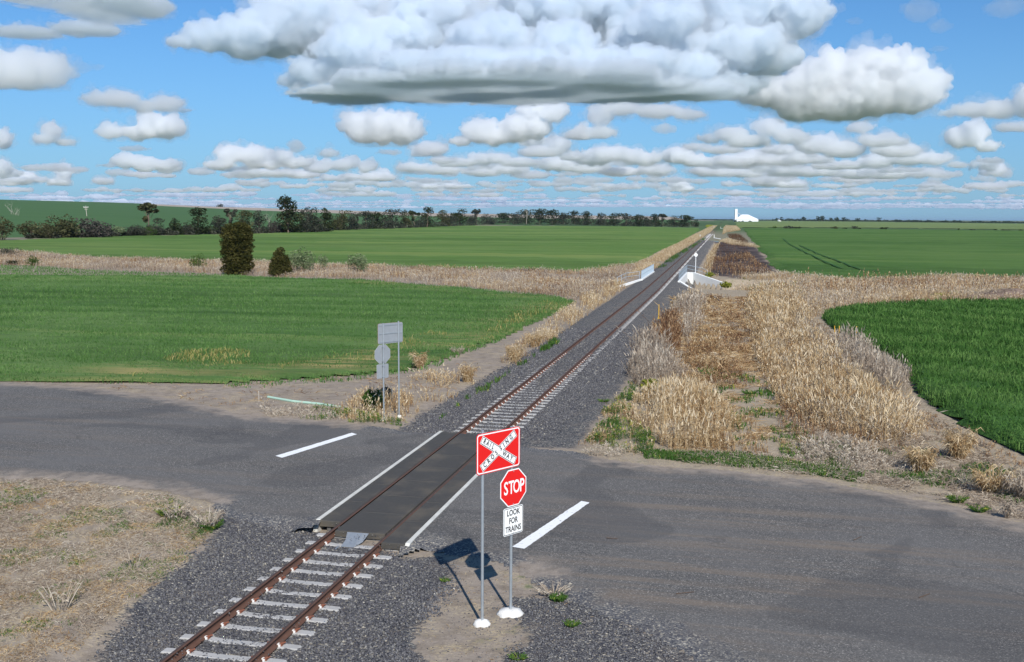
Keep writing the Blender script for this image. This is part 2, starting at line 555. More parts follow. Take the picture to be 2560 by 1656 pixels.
# ------------------------------------------------------------------ outlines measured in the photograph, laid on the ground
ROAD_P = np.array([at0(*p) for p in [(-400, 868), (0, 889), (200, 899), (420, 928), (560, 962), (700, 974), (830, 984), (960, 1000), (1014, 1003), (1100, 1008), (1160, 1022), (1210, 1036), (1330, 1047), (1500, 1080), (1700, 1093),
         (1900, 1116), (2100, 1148), (2381, 1212), (2900, 1330), (3400, 1700), (2300, 1900), (1760, 1640), (1640, 1545), (1500, 1478), (1380, 1425), (1290, 1385), (1190, 1320), (1080, 1290), (1000, 1268), (930, 1285), (725, 1228),
         (600, 1215), (520, 1200), (470, 1165), (400, 1146), (200, 1122), (0, 1108), (-400, 1120)]])
GRAVEL_P = [np.array([at0(*p, -.1) for p in q]) for q in (
    [(500, 1205), (560, 1205), (725, 1222), (945, 1290), (1020, 1290), (1060, 1330), (1000, 1400), (960, 1480), (985, 1560), (960, 1700), (0, 1800), (150, 1580), (240, 1500), (300, 1425), (360, 1370), (440, 1312), (495, 1265)],
    [(1190, 1400), (1300, 1390), (1400, 1430), (1520, 1485), (1640, 1550), (1720, 1620), (1740, 1700), (1000, 1750), (1130, 1560), (1240, 1500)])]
GRAVEL_P.append(np.concatenate([track(np.array([-3.1, -3.1, -3.0, -3.2, -3.4, -3.4]), np.array([20.3, 26, 40, 60, 150, 1200])), track(np.array([3.6, 3.6, 4.0, 4.0, 3.6, 2.6]), np.array([1200, 150, 110, 60, 35, 20.3]))]))
SHOULDER_P = np.array([at0(*p, -.1) for p in [(1100, 1040), (1330, 1046), (1390, 970), (1440, 900), (1475, 840), (1440, 830), (1300, 930), (1180, 1000)]])
SHOULDER_L = np.array([at0(*p, -.1) for p in [(960, 998), (985, 965), (1060, 930), (1130, 895), (1200, 850), (1240, 850), (1180, 900), (1110, 955), (1030, 1003)]])
F_NEARL = poly_at([(-500, 606), (0, 617.5), (97, 620), (212, 629), (400, 635), (557, 640), (595, 644), (720, 648), (845, 650), (970, 661), (1082, 669), (1190, 681), (1290, 688), (1338, 700), (1300, 722), (1200, 770), (1100, 808), (1000, 842),
                   (930, 862), (800, 873), (640, 883), (500, 890), (300, 889), (0, 884), (-500, 872)], 0.1)
F_FARL = poly_at([(-500, 575), (0, 560), (300, 550), (595, 544), (700, 540), (850, 532), (1000, 526), (1190, 522), (1350, 524.5), (1565, 529.5), (1630, 531), (1628, 537), (1580, 566), (1540, 584), (1478, 614), (1400, 627), (1340, 632),
                  (1190, 631), (1040, 626), (883, 621), (700, 614), (515, 609), (370, 605), (225, 601), (100, 590), (0, 583), (-500, 568)], 0.1)
F_NEARR = poly_at([(1909, 737), (1925, 730), (1965, 720), (2050, 713), (2200, 707), (2381, 705), (3000, 700), (3400, 1500), (2700, 1190), (2381, 1056), (2250, 992), (2130, 912), (2112, 852), (2050, 815), (1995, 790), (1935, 760)], 0.1)
F_FARR = poly_at([(1727, 532), (1785, 531), (2010, 533), (2381, 537), (3000, 545), (3400, 660), (2381, 650), (2161, 648), (2011, 656), (1926, 650), (1850, 642), (1812, 636), (1780, 600), (1740, 551)], 0.1)
F_LIGHT = poly_at([(1706, 517), (1740, 516.3), (1785, 514), (2000, 515.5), (2381, 521), (3000, 529), (3000, 543), (2381, 535.5), (2100, 531.5), (1900, 530.2), (1712, 530.5)], 0.0)
BURNT_P = poly_at([(1690, 538), (1722, 540), (1742, 556), (1782, 604), (1812, 637), (1740, 650), (1650, 640), (1652, 600), (1668, 575), (1660, 560)])
BAND_L = poly_at([(-500, 568), (0, 583), (100, 590), (225, 601), (370, 605), (515, 609), (700, 614), (883, 621), (1040, 626), (1190, 631), (1340, 632), (1400, 627), (1478, 616), (1530, 594), (1490, 625), (1450, 655), (1400, 690), (1338, 700),
                  (1290, 688), (1190, 681), (1082, 669), (970, 661), (845, 650), (720, 648), (595, 644), (557, 640), (400, 635), (212, 629), (97, 620), (0, 617.5), (-500, 606)])
BAND_R = poly_at([(1700, 650), (1812, 637), (1850, 642), (1926, 650), (2011, 656), (2161, 648), (2381, 650), (3400, 660), (3200, 702), (2381, 704), (2200, 706), (2050, 712), (1965, 719), (1925, 728), (1900, 740), (1860, 710), (1750, 690)])

# ------------------------------------------------------------------ materials


def principled(T, color, rough=0.8, spec=0.3, normal=None, metal=0.0, **k):
    ins = {'Base Color': color, 'Roughness': rough, 'Specular IOR Level': spec, 'Metallic': metal}
    if normal is not None:
        ins['Normal'] = normal
    ins.update(k)
    n = T.node('ShaderNodeBsdfPrincipled', ins)
    T.L.new(n.outputs[0], T.out.inputs[0])
    return n


def simple(name, color, rough=0.7, spec=0.3, var=0.12, scale=3.0, metal=0.0, bump=0.0, coords='Object'):
    m, T = new_mat(name)
    P = T.node('ShaderNodeTexCoord').outputs[coords]
    n = T.noise(P, scale, 5.0, 0.6)
    c = T.mix(n, tuple(x * (1 - var * 1.6) for x in color), tuple(min(1, x * (1 + var * 1.6)) for x in color))
    nm = None
    if bump:
        nm = T.node('ShaderNodeBump', {'Strength': bump, 'Distance': 0.02, 'Height': T.noise(P, scale * 6, 5.0, 0.65)}).outputs[0]
    principled(T, c, rough, spec, nm, metal)
    return m


def attr(T, name):
    return T.node('ShaderNodeAttribute', attribute_name=name).outputs['Fac']


def gravel_color(T, P, scale=26.0):
    c1 = T.voro(P, scale, out='Color')
    x, y, z = T.sep(c1)
    g = T.ramp(x, [(0.0, (0.045, 0.045, 0.052)), (0.45, (0.095, 0.094, 0.10)), (0.78, (0.17, 0.165, 0.155)), (0.93, (0.30, 0.27, 0.215)), (1.0, (0.46, 0.42, 0.35))])
    d = T.voro(P, scale, out='Distance')
    return g, d


def ground_like(T, P):
    """bare earth with dust, clods and straw litter"""
    n1 = T.noise(P, 0.28, 5.0, 0.6)
    n2 = T.noise(P, 2.3, 6.0, 0.65)
    n3 = T.noise(P, 17.0, 4.0, 0.65)
    c = T.mix(n1, (0.235, 0.195, 0.155), (0.34, 0.285, 0.235))
    c = T.mix(T.sstep(n2, 0.42, 0.68, 0, 0.7), c, (0.175, 0.14, 0.105))
    c = T.mix(T.sstep(n3, 0.55, 0.72, 0, 0.6), c, (0.44, 0.38, 0.30))
    c = T.mix(T.sstep(T.noise(P, 38.0, 3.0, 0.6), 0.56, 0.68, 0, 0.55), c, (0.12, 0.10, 0.08))
    c = T.mix(T.sstep(T.noise(P, 5.0, 5.0, 0.7), 0.57, 0.66, 0, 0.4), c, (0.15, 0.125, 0.095))
    return c, n2, n3


# earth, gravel, straw, burnt ground and young weeds are told apart by measured attributes of the sheet
MG, T = new_mat("earth_and_gravel")
P = T.node('ShaderNodeNewGeometry').outputs['Position']
c, n2, n3 = ground_like(T, P)
brk = T.m('SUBTRACT', T.noise(P, 1.1, 5.0, 0.62), 0.5)
brk2 = T.m('SUBTRACT', T.noise(P, 7.0, 4.0, 0.6), 0.5)
sx = T.vm('MULTIPLY', P, (3.0, 9.0, 3.0))
straw = T.m('MULTIPLY', T.sstep(T.noise(sx, 5.0, 5.0, 0.72), 0.47, 0.62), T.sstep(T.m('MULTIPLY_ADD', brk, 2.2, attr(T, 'straw')), 0.3, 0.8))
c = T.mix(straw, c, T.mix(n3, (0.34, 0.26, 0.15), (0.60, 0.49, 0.30)))
weed = T.m('MULTIPLY', T.sstep(T.noise(P, 2.0, 6.0, 0.72), 0.52, 0.66), T.sstep(T.m('MULTIPLY_ADD', brk, 1.6, attr(T, 'weed')), 0.25, 0.8))
c = T.mix(weed, c, T.mix(n3, (0.035, 0.07, 0.02), (0.11, 0.16, 0.05)))
burn = T.sstep(T.m('MULTIPLY_ADD', T.m('SUBTRACT', T.noise(P, 0.25, 5.0, 0.65), 0.5), 1.8, attr(T, 'burnt')), 0.25, 0.75)
c = T.mix(burn, c, T.mix(T.sstep(T.noise(P, 0.11, 6.0, 0.7), 0.35, 0.65), (0.022, 0.017, 0.018), (0.13, 0.10, 0.088)))
gc, gd = gravel_color(T, P, 24.0)
gm = T.sstep(T.m('ADD', T.m('MULTIPLY_ADD', brk, 1.1, attr(T, 'gravel')), T.m('MULTIPLY', brk2, 0.9)), 0.35, 0.62)
gc = T.mix(T.sstep(T.noise(P, 0.8, 4.0, 0.6), 0.45, 0.75, 0, 0.35), gc, (0.25, 0.205, 0.16))
c = T.mix(gm, c, gc)
hgt = T.m('ADD', T.m('MULTIPLY', T.m('MULTIPLY', gd, -1.2), gm), T.m('MULTIPLY_ADD', n3, 0.35, n2))
bmp = T.node('ShaderNodeBump', {'Strength': 0.65, 'Distance': 0.05, 'Height': hgt})
principled(T, c, 0.95, 0.1, bmp.outputs[0])

MROAD, T = new_mat("worn_asphalt")
P = T.node('ShaderNodeNewGeometry').outputs['Position']
ce, n2, n3 = ground_like(T, P)
fine = T.noise(P, 45.0, 3.0, 0.7)
vor = T.voro(P, 42.0, out='Color')
vx, vy, vz = T.sep(vor)
base = T.ramp(vx, [(0.0, (0.060, 0.057, 0.053)), (0.6, (0.120, 0.113, 0.105)), (0.93, (0.195, 0.182, 0.163)), (1.0, (0.38, 0.35, 0.31))])
big = T.noise(P, 0.22, 4.0, 0.55)
base = T.mix(T.sstep(big, 0.35, 0.7, 0.0, 0.65), base, (0.145, 0.138, 0.130))
stx = T.vm('MULTIPLY', T.node('ShaderNodeVectorRotate', {'Vector': P, 'Angle': math.radians(14)}, rotation_type='Z_AXIS').outputs[0], (0.12, 1.5, 1.0))
streak = T.noise(stx, 1.0, 5.0, 0.6)
dust = T.m('MULTIPLY', T.sstep(streak, 0.44, 0.72), attr(T, 'dust'))
dust = T.m('MULTIPLY', dust, T.sstep(fine, 0.25, 0.65, 0.45, 1.0))
base = T.mix(T.m('MULTIPLY', dust, 0.85), base, (0.215, 0.165, 0.12))
crk = T.voro(T.vm('ADD', P, T.vm('SCALE', T.noise(P, 1.2, 4.0, 0.6, color=True), scale=0.9)), 0.42, 'DISTANCE_TO_EDGE')
crm = T.m('MULTIPLY', T.sstep(crk, 0.005, 0.014, 0.3, 0.0), T.sstep(T.noise(P, 0.35, 3.0, 0.5), 0.5, 0.62))
base = T.mix(crm, base, (0.03, 0.03, 0.03))
ptc = T.sstep(T.noise(P, 0.16, 2.0, 0.4, 1.5), 0.56, 0.60, 0, 0.35)
base = T.mix(ptc, base, (0.062, 0.060, 0.060))
dark = T.m('MULTIPLY', T.sstep(T.noise(stx, 0.8, 4.0, 0.6), 0.5, 0.8), 0.35)
base = T.mix(dark, base, (0.045, 0.044, 0.046))
edge = T.m('MULTIPLY_ADD', T.m('SUBTRACT', T.noise(P, 1.3, 6.0, 0.66), 0.5), 1.7, attr(T, 'inner'))
dirtm = T.sstep(edge, 0.75, 0.15)
gc, gd = gravel_color(T, P, 30.0)
gsel = T.sstep(T.m('MULTIPLY_ADD', T.m('SUBTRACT', T.noise(P, 2.5, 4.0, 0.6), 0.5), 1.0, attr(T, 'gravel')), 0.3, 0.7)
ce = T.mix(gsel, ce, gc)
c = T.mix(dirtm, base, ce)
bmp = T.node('ShaderNodeBump', {'Strength': 0.5, 'Distance': 0.012, 'Height': T.m('MULTIPLY_ADD', T.voro(P, 42.0), -0.8, fine)})
principled(T, c, 0.85, 0.25, bmp.outputs[0])


def crop_mat(name, lo, hi, pale, rowdir=0.0, yellow=0.0, far=1.0):
    m, T = new_mat(name)
    P = T.node('ShaderNodeNewGeometry').outputs['Position']
    R = T.node('ShaderNodeVectorRotate', {'Vector': P, 'Angle': rowdir}, rotation_type='Z_AXIS').outputs[0]
    st = T.vm('MULTIPLY', R, (0.035 / far, 0.55 / far, 1.0))
    n1 = T.noise(st, 1.0, 6.0, 0.62, 0.4)
    n2 = T.noise(P, 3.0 / far, 5.0, 0.72)
    n3 = T.noise(P, 0.045 / far, 5.0, 0.6)
    n4 = T.noise(T.vm('MULTIPLY', R, (0.012 / far, 0.10 / far, 1.0)), 1.0, 4.0, 0.6, 0.8)
    c = T.mix(n2, lo, hi)
    c = T.mix(T.sstep(n1, 0.45, 0.75, 0, 0.7), c, pale)
    c = T.mix(T.sstep(n1, 0.42, 0.28, 0, 0.5), c, tuple(x * 0.55 for x in lo))
    c = T.mix(T.sstep(n3, 0.42, 0.66, 0, 0.6), c, tuple(x * 0.9 for x in pale))
    c = T.mix(T.sstep(n4, 0.50, 0.36, 0, 0.45), c, tuple(x * 0.65 for x in lo))
    c = T.mix(T.sstep(n4, 0.56, 0.68, 0, 0.4), c, (pale[0] * 1.35, pale[1] * 1.1, pale[2] * 1.1))
    if yellow:
        yl = T.m('MULTIPLY', T.sstep(T.noise(st, 1.7, 6.0, 0.68), 0.40, 0.60), attr(T, 'thin'))
        c = T.mix(yl, c, (0.36, 0.29, 0.12))
    h = T.m('ADD', T.m('MULTIPLY', n1, 1.5), T.m('MULTIPLY', n2, 0.8))
    bmp = T.node('ShaderNodeBump', {'Strength': 0.9, 'Distance': 0.16 * far, 'Height': h})
    principled(T, c, 0.9, 0.08, bmp.outputs[0])
    return m


MC_NL = crop_mat("young_wheat", (0.0538, 0.1133, 0.0294), (0.0896, 0.1700, 0.0460), (0.1600, 0.2472, 0.0782), math.radians(8), yellow=1.0)
MC_NR = crop_mat("dense_wheat", (0.0358, 0.0927, 0.0202), (0.0666, 0.1493, 0.0331), (0.1088, 0.2009, 0.0506), math.radians(-40))
MC_FL = crop_mat("far_wheat", (0.0794, 0.1545, 0.0331), (0.1126, 0.1957, 0.0460), (0.1792, 0.2524, 0.0736), math.radians(12), far=3.5)
MC_FR = crop_mat("far_dense_wheat", (0.0512, 0.1185, 0.0239), (0.0794, 0.1545, 0.0350), (0.1254, 0.2060, 0.0552), math.radians(20), far=3.5)
MC_LG = crop_mat("light_crop", (0.125, 0.185, 0.055), (0.165, 0.225, 0.075), (0.21, 0.26, 0.11), 0.0, far=8)


def blade_mat(name, stops, transl=0.3, extra=None):
    """grass and leaves; 'tint' differs from blade to blade"""
    m, T = new_mat(name)
    t = attr(T, 'tint')
    c = T.ramp(t, stops)
    d = T.node('ShaderNodeBsdfDiffuse', {'Color': c})
    tr = T.node('ShaderNodeBsdfTranslucent', {'Color': c})
    mx = T.node('ShaderNodeMixShader', {0: transl, 1: d.outputs[0], 2: tr.outputs[0]})
    T.L.new(mx.outputs[0], T.out.inputs[0])
    return m


M_STRAW = blade_mat("dry_reed", [(0.0, (0.12, 0.055, 0.024)), (0.25, (0.28, 0.158, 0.070)), (0.6, (0.47, 0.335, 0.180)), (0.85, (0.61, 0.475, 0.29)), (1.0, (0.74, 0.62, 0.44))])
M_PALE = blade_mat("pale_grass", [(0.0, (0.15, 0.105, 0.078)), (0.4, (0.31, 0.245, 0.185)), (0.8, (0.46, 0.385, 0.30)), (1.0, (0.60, 0.53, 0.43))])
M_RUST = blade_mat("rust_weed", [(0.0, (0.055, 0.028, 0.018)), (0.4, (0.17, 0.085, 0.045)), (0.8, (0.38, 0.24, 0.13)), (1.0, (0.55, 0.40, 0.23))])
M_GREEN = blade_mat("green_grass", [(0.0, (0.025, 0.065, 0.014)), (0.5, (0.065, 0.14, 0.03)), (0.85, (0.13, 0.20, 0.05)), (1.0, (0.34, 0.34, 0.06))])
M_CROPB = blade_mat("wheat_blades", [(0.0, (0.0384, 0.1030, 0.0221)), (0.5, (0.0845, 0.1772, 0.0423)), (1.0, (0.1600, 0.2678, 0.0782))], 0.35)
M_CROPL = blade_mat("young_wheat_blades", [(0.0, (0.0576, 0.1339, 0.0331)), (0.5, (0.1024, 0.2060, 0.0552)), (1.0, (0.1920, 0.2987, 0.1012))], 0.35)
M_BARK = simple("bark", (0.16, 0.12, 0.09), 0.9, 0.1, 0.3, 4.0, bump=0.5)
M_DEADWOOD = simple("dead_wood", (0.42, 0.38, 0.33), 0.9, 0.1, 0.25, 3.0)


def leaf_mat(name, dark, mid, light):
    return blade_mat(name, [(0.0, dark), (0.55, mid), (1.0, light)], 0.25)


ML = {
    'olive': leaf_mat("olive_foliage", (0.035, 0.04, 0.018), (0.085, 0.085, 0.04), (0.17, 0.16, 0.085)),
    'grey': leaf_mat("grey_foliage", (0.030, 0.033, 0.025), (0.065, 0.070, 0.050), (0.13, 0.13, 0.095)),
    'dark': leaf_mat("dark_foliage", (0.015, 0.022, 0.010), (0.040, 0.050, 0.022), (0.085, 0.095, 0.045)),
    'cypress': leaf_mat("cypress_foliage", (0.024, 0.028, 0.010), (0.075, 0.074, 0.024), (0.17, 0.135, 0.045)),
    'pale': leaf_mat("pale_foliage", (0.07, 0.10, 0.045), (0.19, 0.24, 0.12), (0.40, 0.44, 0.27)),
    'green': leaf_mat("green_foliage", (0.03, 0.06, 0.015), (0.08, 0.13, 0.03), (0.19, 0.24, 0.06)),
    'yellow': leaf_mat("yellow_foliage", (0.10, 0.12, 0.02), (0.26, 0.27, 0.05), (0.50, 0.46, 0.08)),
    'mauve': leaf_mat("mauve_foliage", (0.035, 0.032, 0.028), (0.085, 0.075, 0.065), (0.17, 0.15, 0.125)),
}


# ------------------------------------------------------------------ object helpers
def link(name, me, parent=None, kind=None, label=None, cat=None, group=None, loc=None):
    o = bpy.data.objects.new(name, me)
    COL.objects.link(o)
    if parent is not None:
        o.parent = parent
    if kind:
        o['kind'] = kind
    if label:
        o['label'] = label
    if cat:
        o['category'] = cat
    if group:
        o['group'] = group
    if loc is not None:
        o.location = loc
    return o


def thing(name, label, cat, loc=(0, 0, 0), rz=0.0, group=None):
    o = bpy.data.objects.new(name, None)
    o.empty_display_size = 0.3
    COL.objects.link(o)
    o.location = loc
    o.rotation_euler = (0, 0, rz)
    o['label'] = label
    o['category'] = cat
    if group:
        o['group'] = group
    return o


class MB:
    """collects convex pieces into one mesh"""

    def __init__(self):
        self.v, self.f, self.mi = [], [], []

    def add(self, verts, faces, mi=0):
        o = len(self.v)
        self.v += [tuple(map(float, p)) for p in verts]
        self.f += [tuple(i + o for i in f) for f in faces]
        self.mi += [mi] * len(faces)
        return self

    def box(self, x0, x1, y0, y1, z0, z1, mi=0, mat=None):
        v = [(x, y, z) for z in (z0, z1) for x, y in ((x0, y0), (x1, y0), (x1, y1), (x0, y1))]
        if mat is not None:
            v = [tuple(mat @ Vector(p)) for p in v]
        return self.add(v, [(0, 3, 2, 1), (4, 5, 6, 7), (0, 1, 5, 4), (1, 2, 6, 5), (2, 3, 7, 6), (3, 0, 4, 7)], mi)

    def tube(self, p0, p1, r0, r1=None, n=10, mi=0, cap=True):
        r1 = r0 if r1 is None else r1
        p0, p1 = Vector(p0), Vector(p1)
        d = (p1 - p0).normalized()
        a = d.orthogonal().normalized()
        b = d.cross(a)
        v = []
        for p, r in ((p0, r0), (p1, r1)):
            for i in range(n):
                t = 2 * math.pi * i / n
                v.append(p + (a * math.cos(t) + b * math.sin(t)) * r)
        f = [(i, (i + 1) % n, n + (i + 1) % n, n + i) for i in range(n)]
        if cap:
            f += [tuple(range(n - 1, -1, -1)), tuple(range(n, 2 * n))]
        return self.add(v, f, mi)

    def path(self, pts, r, n=8, mi=0):
        for a, b in zip(pts[:-1], pts[1:]):
            self.tube(a, b, r, r, n, mi)
        return self

    def prism(self, poly, y0, y1, mi=0):
        """outline in the xz plane extruded from y0 to y1"""
        n = len(poly)
        v = [(x, y0, z) for x, z in poly] + [(x, y1, z) for x, z in poly]
        f = [(i, (i + 1) % n, n + (i + 1) % n, n + i) for i in range(n)] + [tuple(range(n - 1, -1, -1)), tuple(range(n, 2 * n))]
        return self.add(v, f, mi)

    def mesh(self, name, mats, smooth=False):
        me = bpy.data.meshes.new(name)
        me.from_pydata(self.v, [], self.f)
        for m in (mats if isinstance(mats, (list, tuple)) else [mats]):
            me.materials.append(m)
        me.polygons.foreach_set('material_index', self.mi)
        if smooth:
            me.polygons.foreach_set('use_smooth', [True] * len(self.f))
        me.update()
        return me

    def build(self, name, mats, parent=None, smooth=False, **k):
        return link(name, self.mesh(name, mats, smooth), parent, **k)


def float_attr(me, name, data):
    a = me.attributes.new(name, 'FLOAT', 'POINT')
    a.data.foreach_set('value', np.asarray(data, np.float32))


def grid_mesh(name, X, Y, Z, mat, keep=None):
    r, c = X.shape
    v = np.stack([X, Y, Z], -1).reshape(-1, 3)
    i = np.arange(r * c).reshape(r, c)
    f = np.stack([i[:-1, :-1], i[:-1, 1:], i[1:, 1:], i[1:, :-1]], -1).reshape(-1, 4)
    sel = np.arange(len(v))
    if keep is not None:
        k = keep.reshape(-1)
        fm = k[f].all(1)
        f = f[fm]
        used = np.unique(f)
        remap = np.full(len(v), -1)
        remap[used] = np.arange(len(used))
        v, f, sel = v[used], remap[f], used
    return raw_mesh(name, v, f, mat, smooth=True), sel


# fan-shaped sheet: fine near the camera, coarse far away
def fan(a0, a1, na, r0, r1, nr):
    az = np.radians(np.linspace(a0, a1, na))
    r = np.geomspace(r0, r1, nr)
    R, A = np.meshgrid(r, az, indexing='ij')
    return R * np.sin(A), R * np.cos(A)


# ------------------------------------------------------------------ ground sheet
def zone_attrs(X, Y):
    x, y = X.ravel(), Y.ravel()
    u, v = uv_of(x, y)
    gr = np.full(x.shape, -9.0)
    for p in GRAVEL_P:
        gr = np.maximum(gr, sdist(x, y, p))
    g = np.clip(gr / 0.8 + 0.5, 0, 1)
    g2 = np.clip(np.maximum(sdist(x, y, SHOULDER_P), sdist(x, y, SHOULDER_L)) / 1.0 + 0.6, 0, 1)
    g = np.maximum(g, g2)
    burnt = np.clip(sdist(x, y, BURNT_P) / 3.0 + 0.5, 0, 1)
    straw = np.clip(0.45 + 0.5 * S(u, 3.0, 6.0) * S(v, 12, 18) + 0.45 * (1 - S(v, 2.0, 16.0)) * S(-u, 2, 5), 0, 1)
    weed = np.clip(0.38 * S(u, 3, 5) + 0.25 * (1 - S(v, 4, 18)) * S(-u, 2, 4), 0, 0.8)
    far = S(v, 200, 600)
    return dict(gravel=g, burnt=burnt, straw=straw * (1 - .4 * far), weed=weed)


X, Y = fan(-62, 62, 900, 12.0, 400, 620)
Z = G(X, Y)
me, sel = grid_mesh("ground", X, Y, Z, MG)
for k, d in zone_attrs(X, Y).items():
    float_attr(me, k, d[sel])
link("ground", me, kind='structure')
X, Y = fan(-75, 75, 300, 400, 60000, 160)
MFG, T = new_mat("far_farmland")
P = T.node('ShaderNodeNewGeometry').outputs['Position']
v_ = T.voro(T.vm('MULTIPLY', P, (0.0011, 0.00045, 1.0)), 1.0, out='Color')
vx, vy, vz = T.sep(v_)
c = T.ramp(vx, [(0.0, (0.045, 0.10, 0.03)), (0.45, (0.07, 0.13, 0.045)), (0.62, (0.11, 0.15, 0.06)), (0.72, (0.26, 0.22, 0.16)), (1.0, (0.33, 0.27, 0.20))], 'CONSTANT')
c = T.mix(T.m('MULTIPLY', T.noise(P, 0.02, 5.0, 0.6), 0.5), c, (0.10, 0.10, 0.06))
rad = T.vm('LENGTH', P)
near_c, _a, _b = ground_like(T, P)
c = T.mix(T.sstep(rad, 500.0, 900.0), T.mix(0.35, near_c, (0.10, 0.14, 0.05)), c)
principled(T, c, 0.95, 0.1)
me, sel = grid_mesh("far_ground", X, Y, G(X, Y), MFG)
for k, d in zone_attrs(X, Y).items():
    float_attr(me, k, d[sel])
link("far_ground", me, kind='structure')

# ------------------------------------------------------------------ road
X, Y = np.meshgrid(np.arange(-34, 26, 0.12), np.arange(13.5, 54, 0.12))
sd = sdist(X, Y, ROAD_P).reshape(X.shape) + 0.22 * fnoise(X, Y, 0.9, 5)
u, v = uv_of(X, Y)
deckm = (np.abs(u) < 1.27) & (v > 5.0 - 0 * u) & (v < 20.45)
keep = (sd > 0) & ~deckm
g_ = G(X, Y) + 0.006
Z = g_ + (0.012 * wob(X, Y) - g_) * S(sd, 0.0, 0.8)
Z = np.maximum(Z, g_)
wt = (1 - S(np.abs(u), 2.0, 3.3)) * (1 - S(v, np.where(u > 0, 7.15, 8.55), np.where(u > 0, 7.3, 8.7)))
Z = Z * (1 - wt) + g_ * wt
bm_ = (1 - S(np.abs(u), 1.60, 2.0)) * S(v, 6, 8.5) * (1 - S(v, 20, 20.6))
Z = Z * (1 - bm_) + np.maximum(-0.008, g_) * bm_
me, sel = grid_mesh("road", X, Y, Z, MROAD, keep)
float_attr(me, 'inner', np.clip(sd.ravel()[sel] / 1.6, 0, 1))
za = zone_attrs(X, Y)
grr = np.full(X.size, -9.0)
for p in GRAVEL_P:
    grr = np.maximum(grr, sdist(X, Y, p))
gnear = np.maximum(np.clip(grr / 1.2 + 1.4, 0, 1), (1 - S(np.abs(u.ravel()), 3.5, 5.5)) * S(v.ravel(), 5, 7))
float_attr(me, 'gravel', gnear[sel])
dust = np.clip(0.42 + 0.75 * np.exp(-(((X - 5.0) / 5.5) ** 2 + ((Y - 24.5) / 5.5) ** 2)) + 0.4 * fnoise(X, Y, 6, 9), 0, 1) * (1 - 0.75 * np.exp(-((u / 4.5) ** 2)) * (v < 22))
float_attr(me, 'dust', dust.ravel()[sel])
link("road", me, kind='structure')

M_PAINT, T = new_mat("road_paint")
P = T.node('ShaderNodeNewGeometry').outputs['Position']
w = T.sstep(T.noise(P, 9.0, 6.0, 0.75), 0.56, 0.68, 0, 0.75)
c = T.mix(w, (0.80, 0.80, 0.78), (0.25, 0.24, 0.23))
principled(T, c, 0.7, 0.2)


def marking(quad):
    q = [at0(*p) for p in quad]
    n = 40
    a = np.linspace(0, 1, n)[:, None]
    L = q[0] * (1 - a) + q[1] * a
    R = q[3] * (1 - a) + q[2] * a
    L = L + RNG.normal(0, .006, L.shape)
    R = R + RNG.normal(0, .006, R.shape)
    v = np.zeros((2 * n, 3))
    v[0::2, :2], v[1::2, :2] = L, R
    v[:, 2] = np.array([0.012 * float(wob(p[0], p[1])) + 0.009 for p in v])
    i = np.arange(n - 1) * 2
    f = np.stack([i, i + 1, i + 3, i + 2], -1)
    link("road_marking", raw_mesh("road_marking", v, f, M_PAINT), kind='structure')


marking([(640.5, 1061), (818, 1007), (830, 1010.5), (656, 1065.5)])
marking([(1191, 1272), (1352, 1166), (1371, 1169.5), (1219, 1277)])

# ------------------------------------------------------------------ crop fields: raised sheets with an uneven top
def field(name, poly, mat, h, step, bounds, edge=1.2, amp=0.05, near=True):
    if near:
        X, Y = np.meshgrid(np.arange(bounds[0], bounds[1], step), np.arange(bounds[2], bounds[3], step))
    else:
        X, Y = fan(*bounds)
    sd = sdist(X, Y, poly).reshape(X.shape)
    sd = sd + edge * 0.35 * fnoise(X, Y, 3.0 if near else 14.0, 4)
    keep = sd > -0.15
    top = h * S(sd, -0.15, edge * 0.8) + amp * fnoise(X, Y, 1.3 if near else 6, 3) * S(sd, 0, edge) + amp * 1.2 * fnoise(X, Y, 7, 8)
    me, sel = grid_mesh(name, X, Y, G(X, Y) + np.maximum(top, 0.02), mat, keep)
    link(name, me, kind='structure')
    return me, sel, X, Y, sd


me, sel, X, Y, sd = field("wheat_field", F_NEARL, MC_NL, 0.16, 0.45, (-95, 24, 44, 150), amp=0.07)
uu, vvv = uv_of(X, Y)
thin = np.clip(1.15 - sd / 7.0, 0, 1) * np.clip(0.35 + 0.9 * fnoise(X, Y, 5, 21), 0, 1) * S(X, -26, -14) + 0.9 * np.exp(-((sd - 3.5) / 2.2) ** 2) * S(X, -24, -19) * (1 - S(X, -9, -5)) * np.clip(.5 + fnoise(X, Y, 6, 2), 0, 1)
float_attr(me, 'thin', np.clip(thin, 0, 1).ravel()[sel])
field("dense_wheat_field", F_NEARR, MC_NR, 0.42, 0.35, (10, 90, 26, 128), amp=0.10, edge=0.6)
field("far_wheat_field", F_FARL, MC_FL, 0.35, 0, (-45, 14, 500, 125, 1100, 150), edge=3, amp=0.12, near=False)
field("far_dense_wheat_field", F_FARR, MC_FR, 0.35, 0, (11, 50, 500, 135, 1600, 150), edge=3, amp=0.12, near=False)
field("light_crop_field", F_LIGHT, MC_LG, 0.4, 0, (9, 50, 400, 800, 14000, 120), edge=8, amp=0.1, near=False)
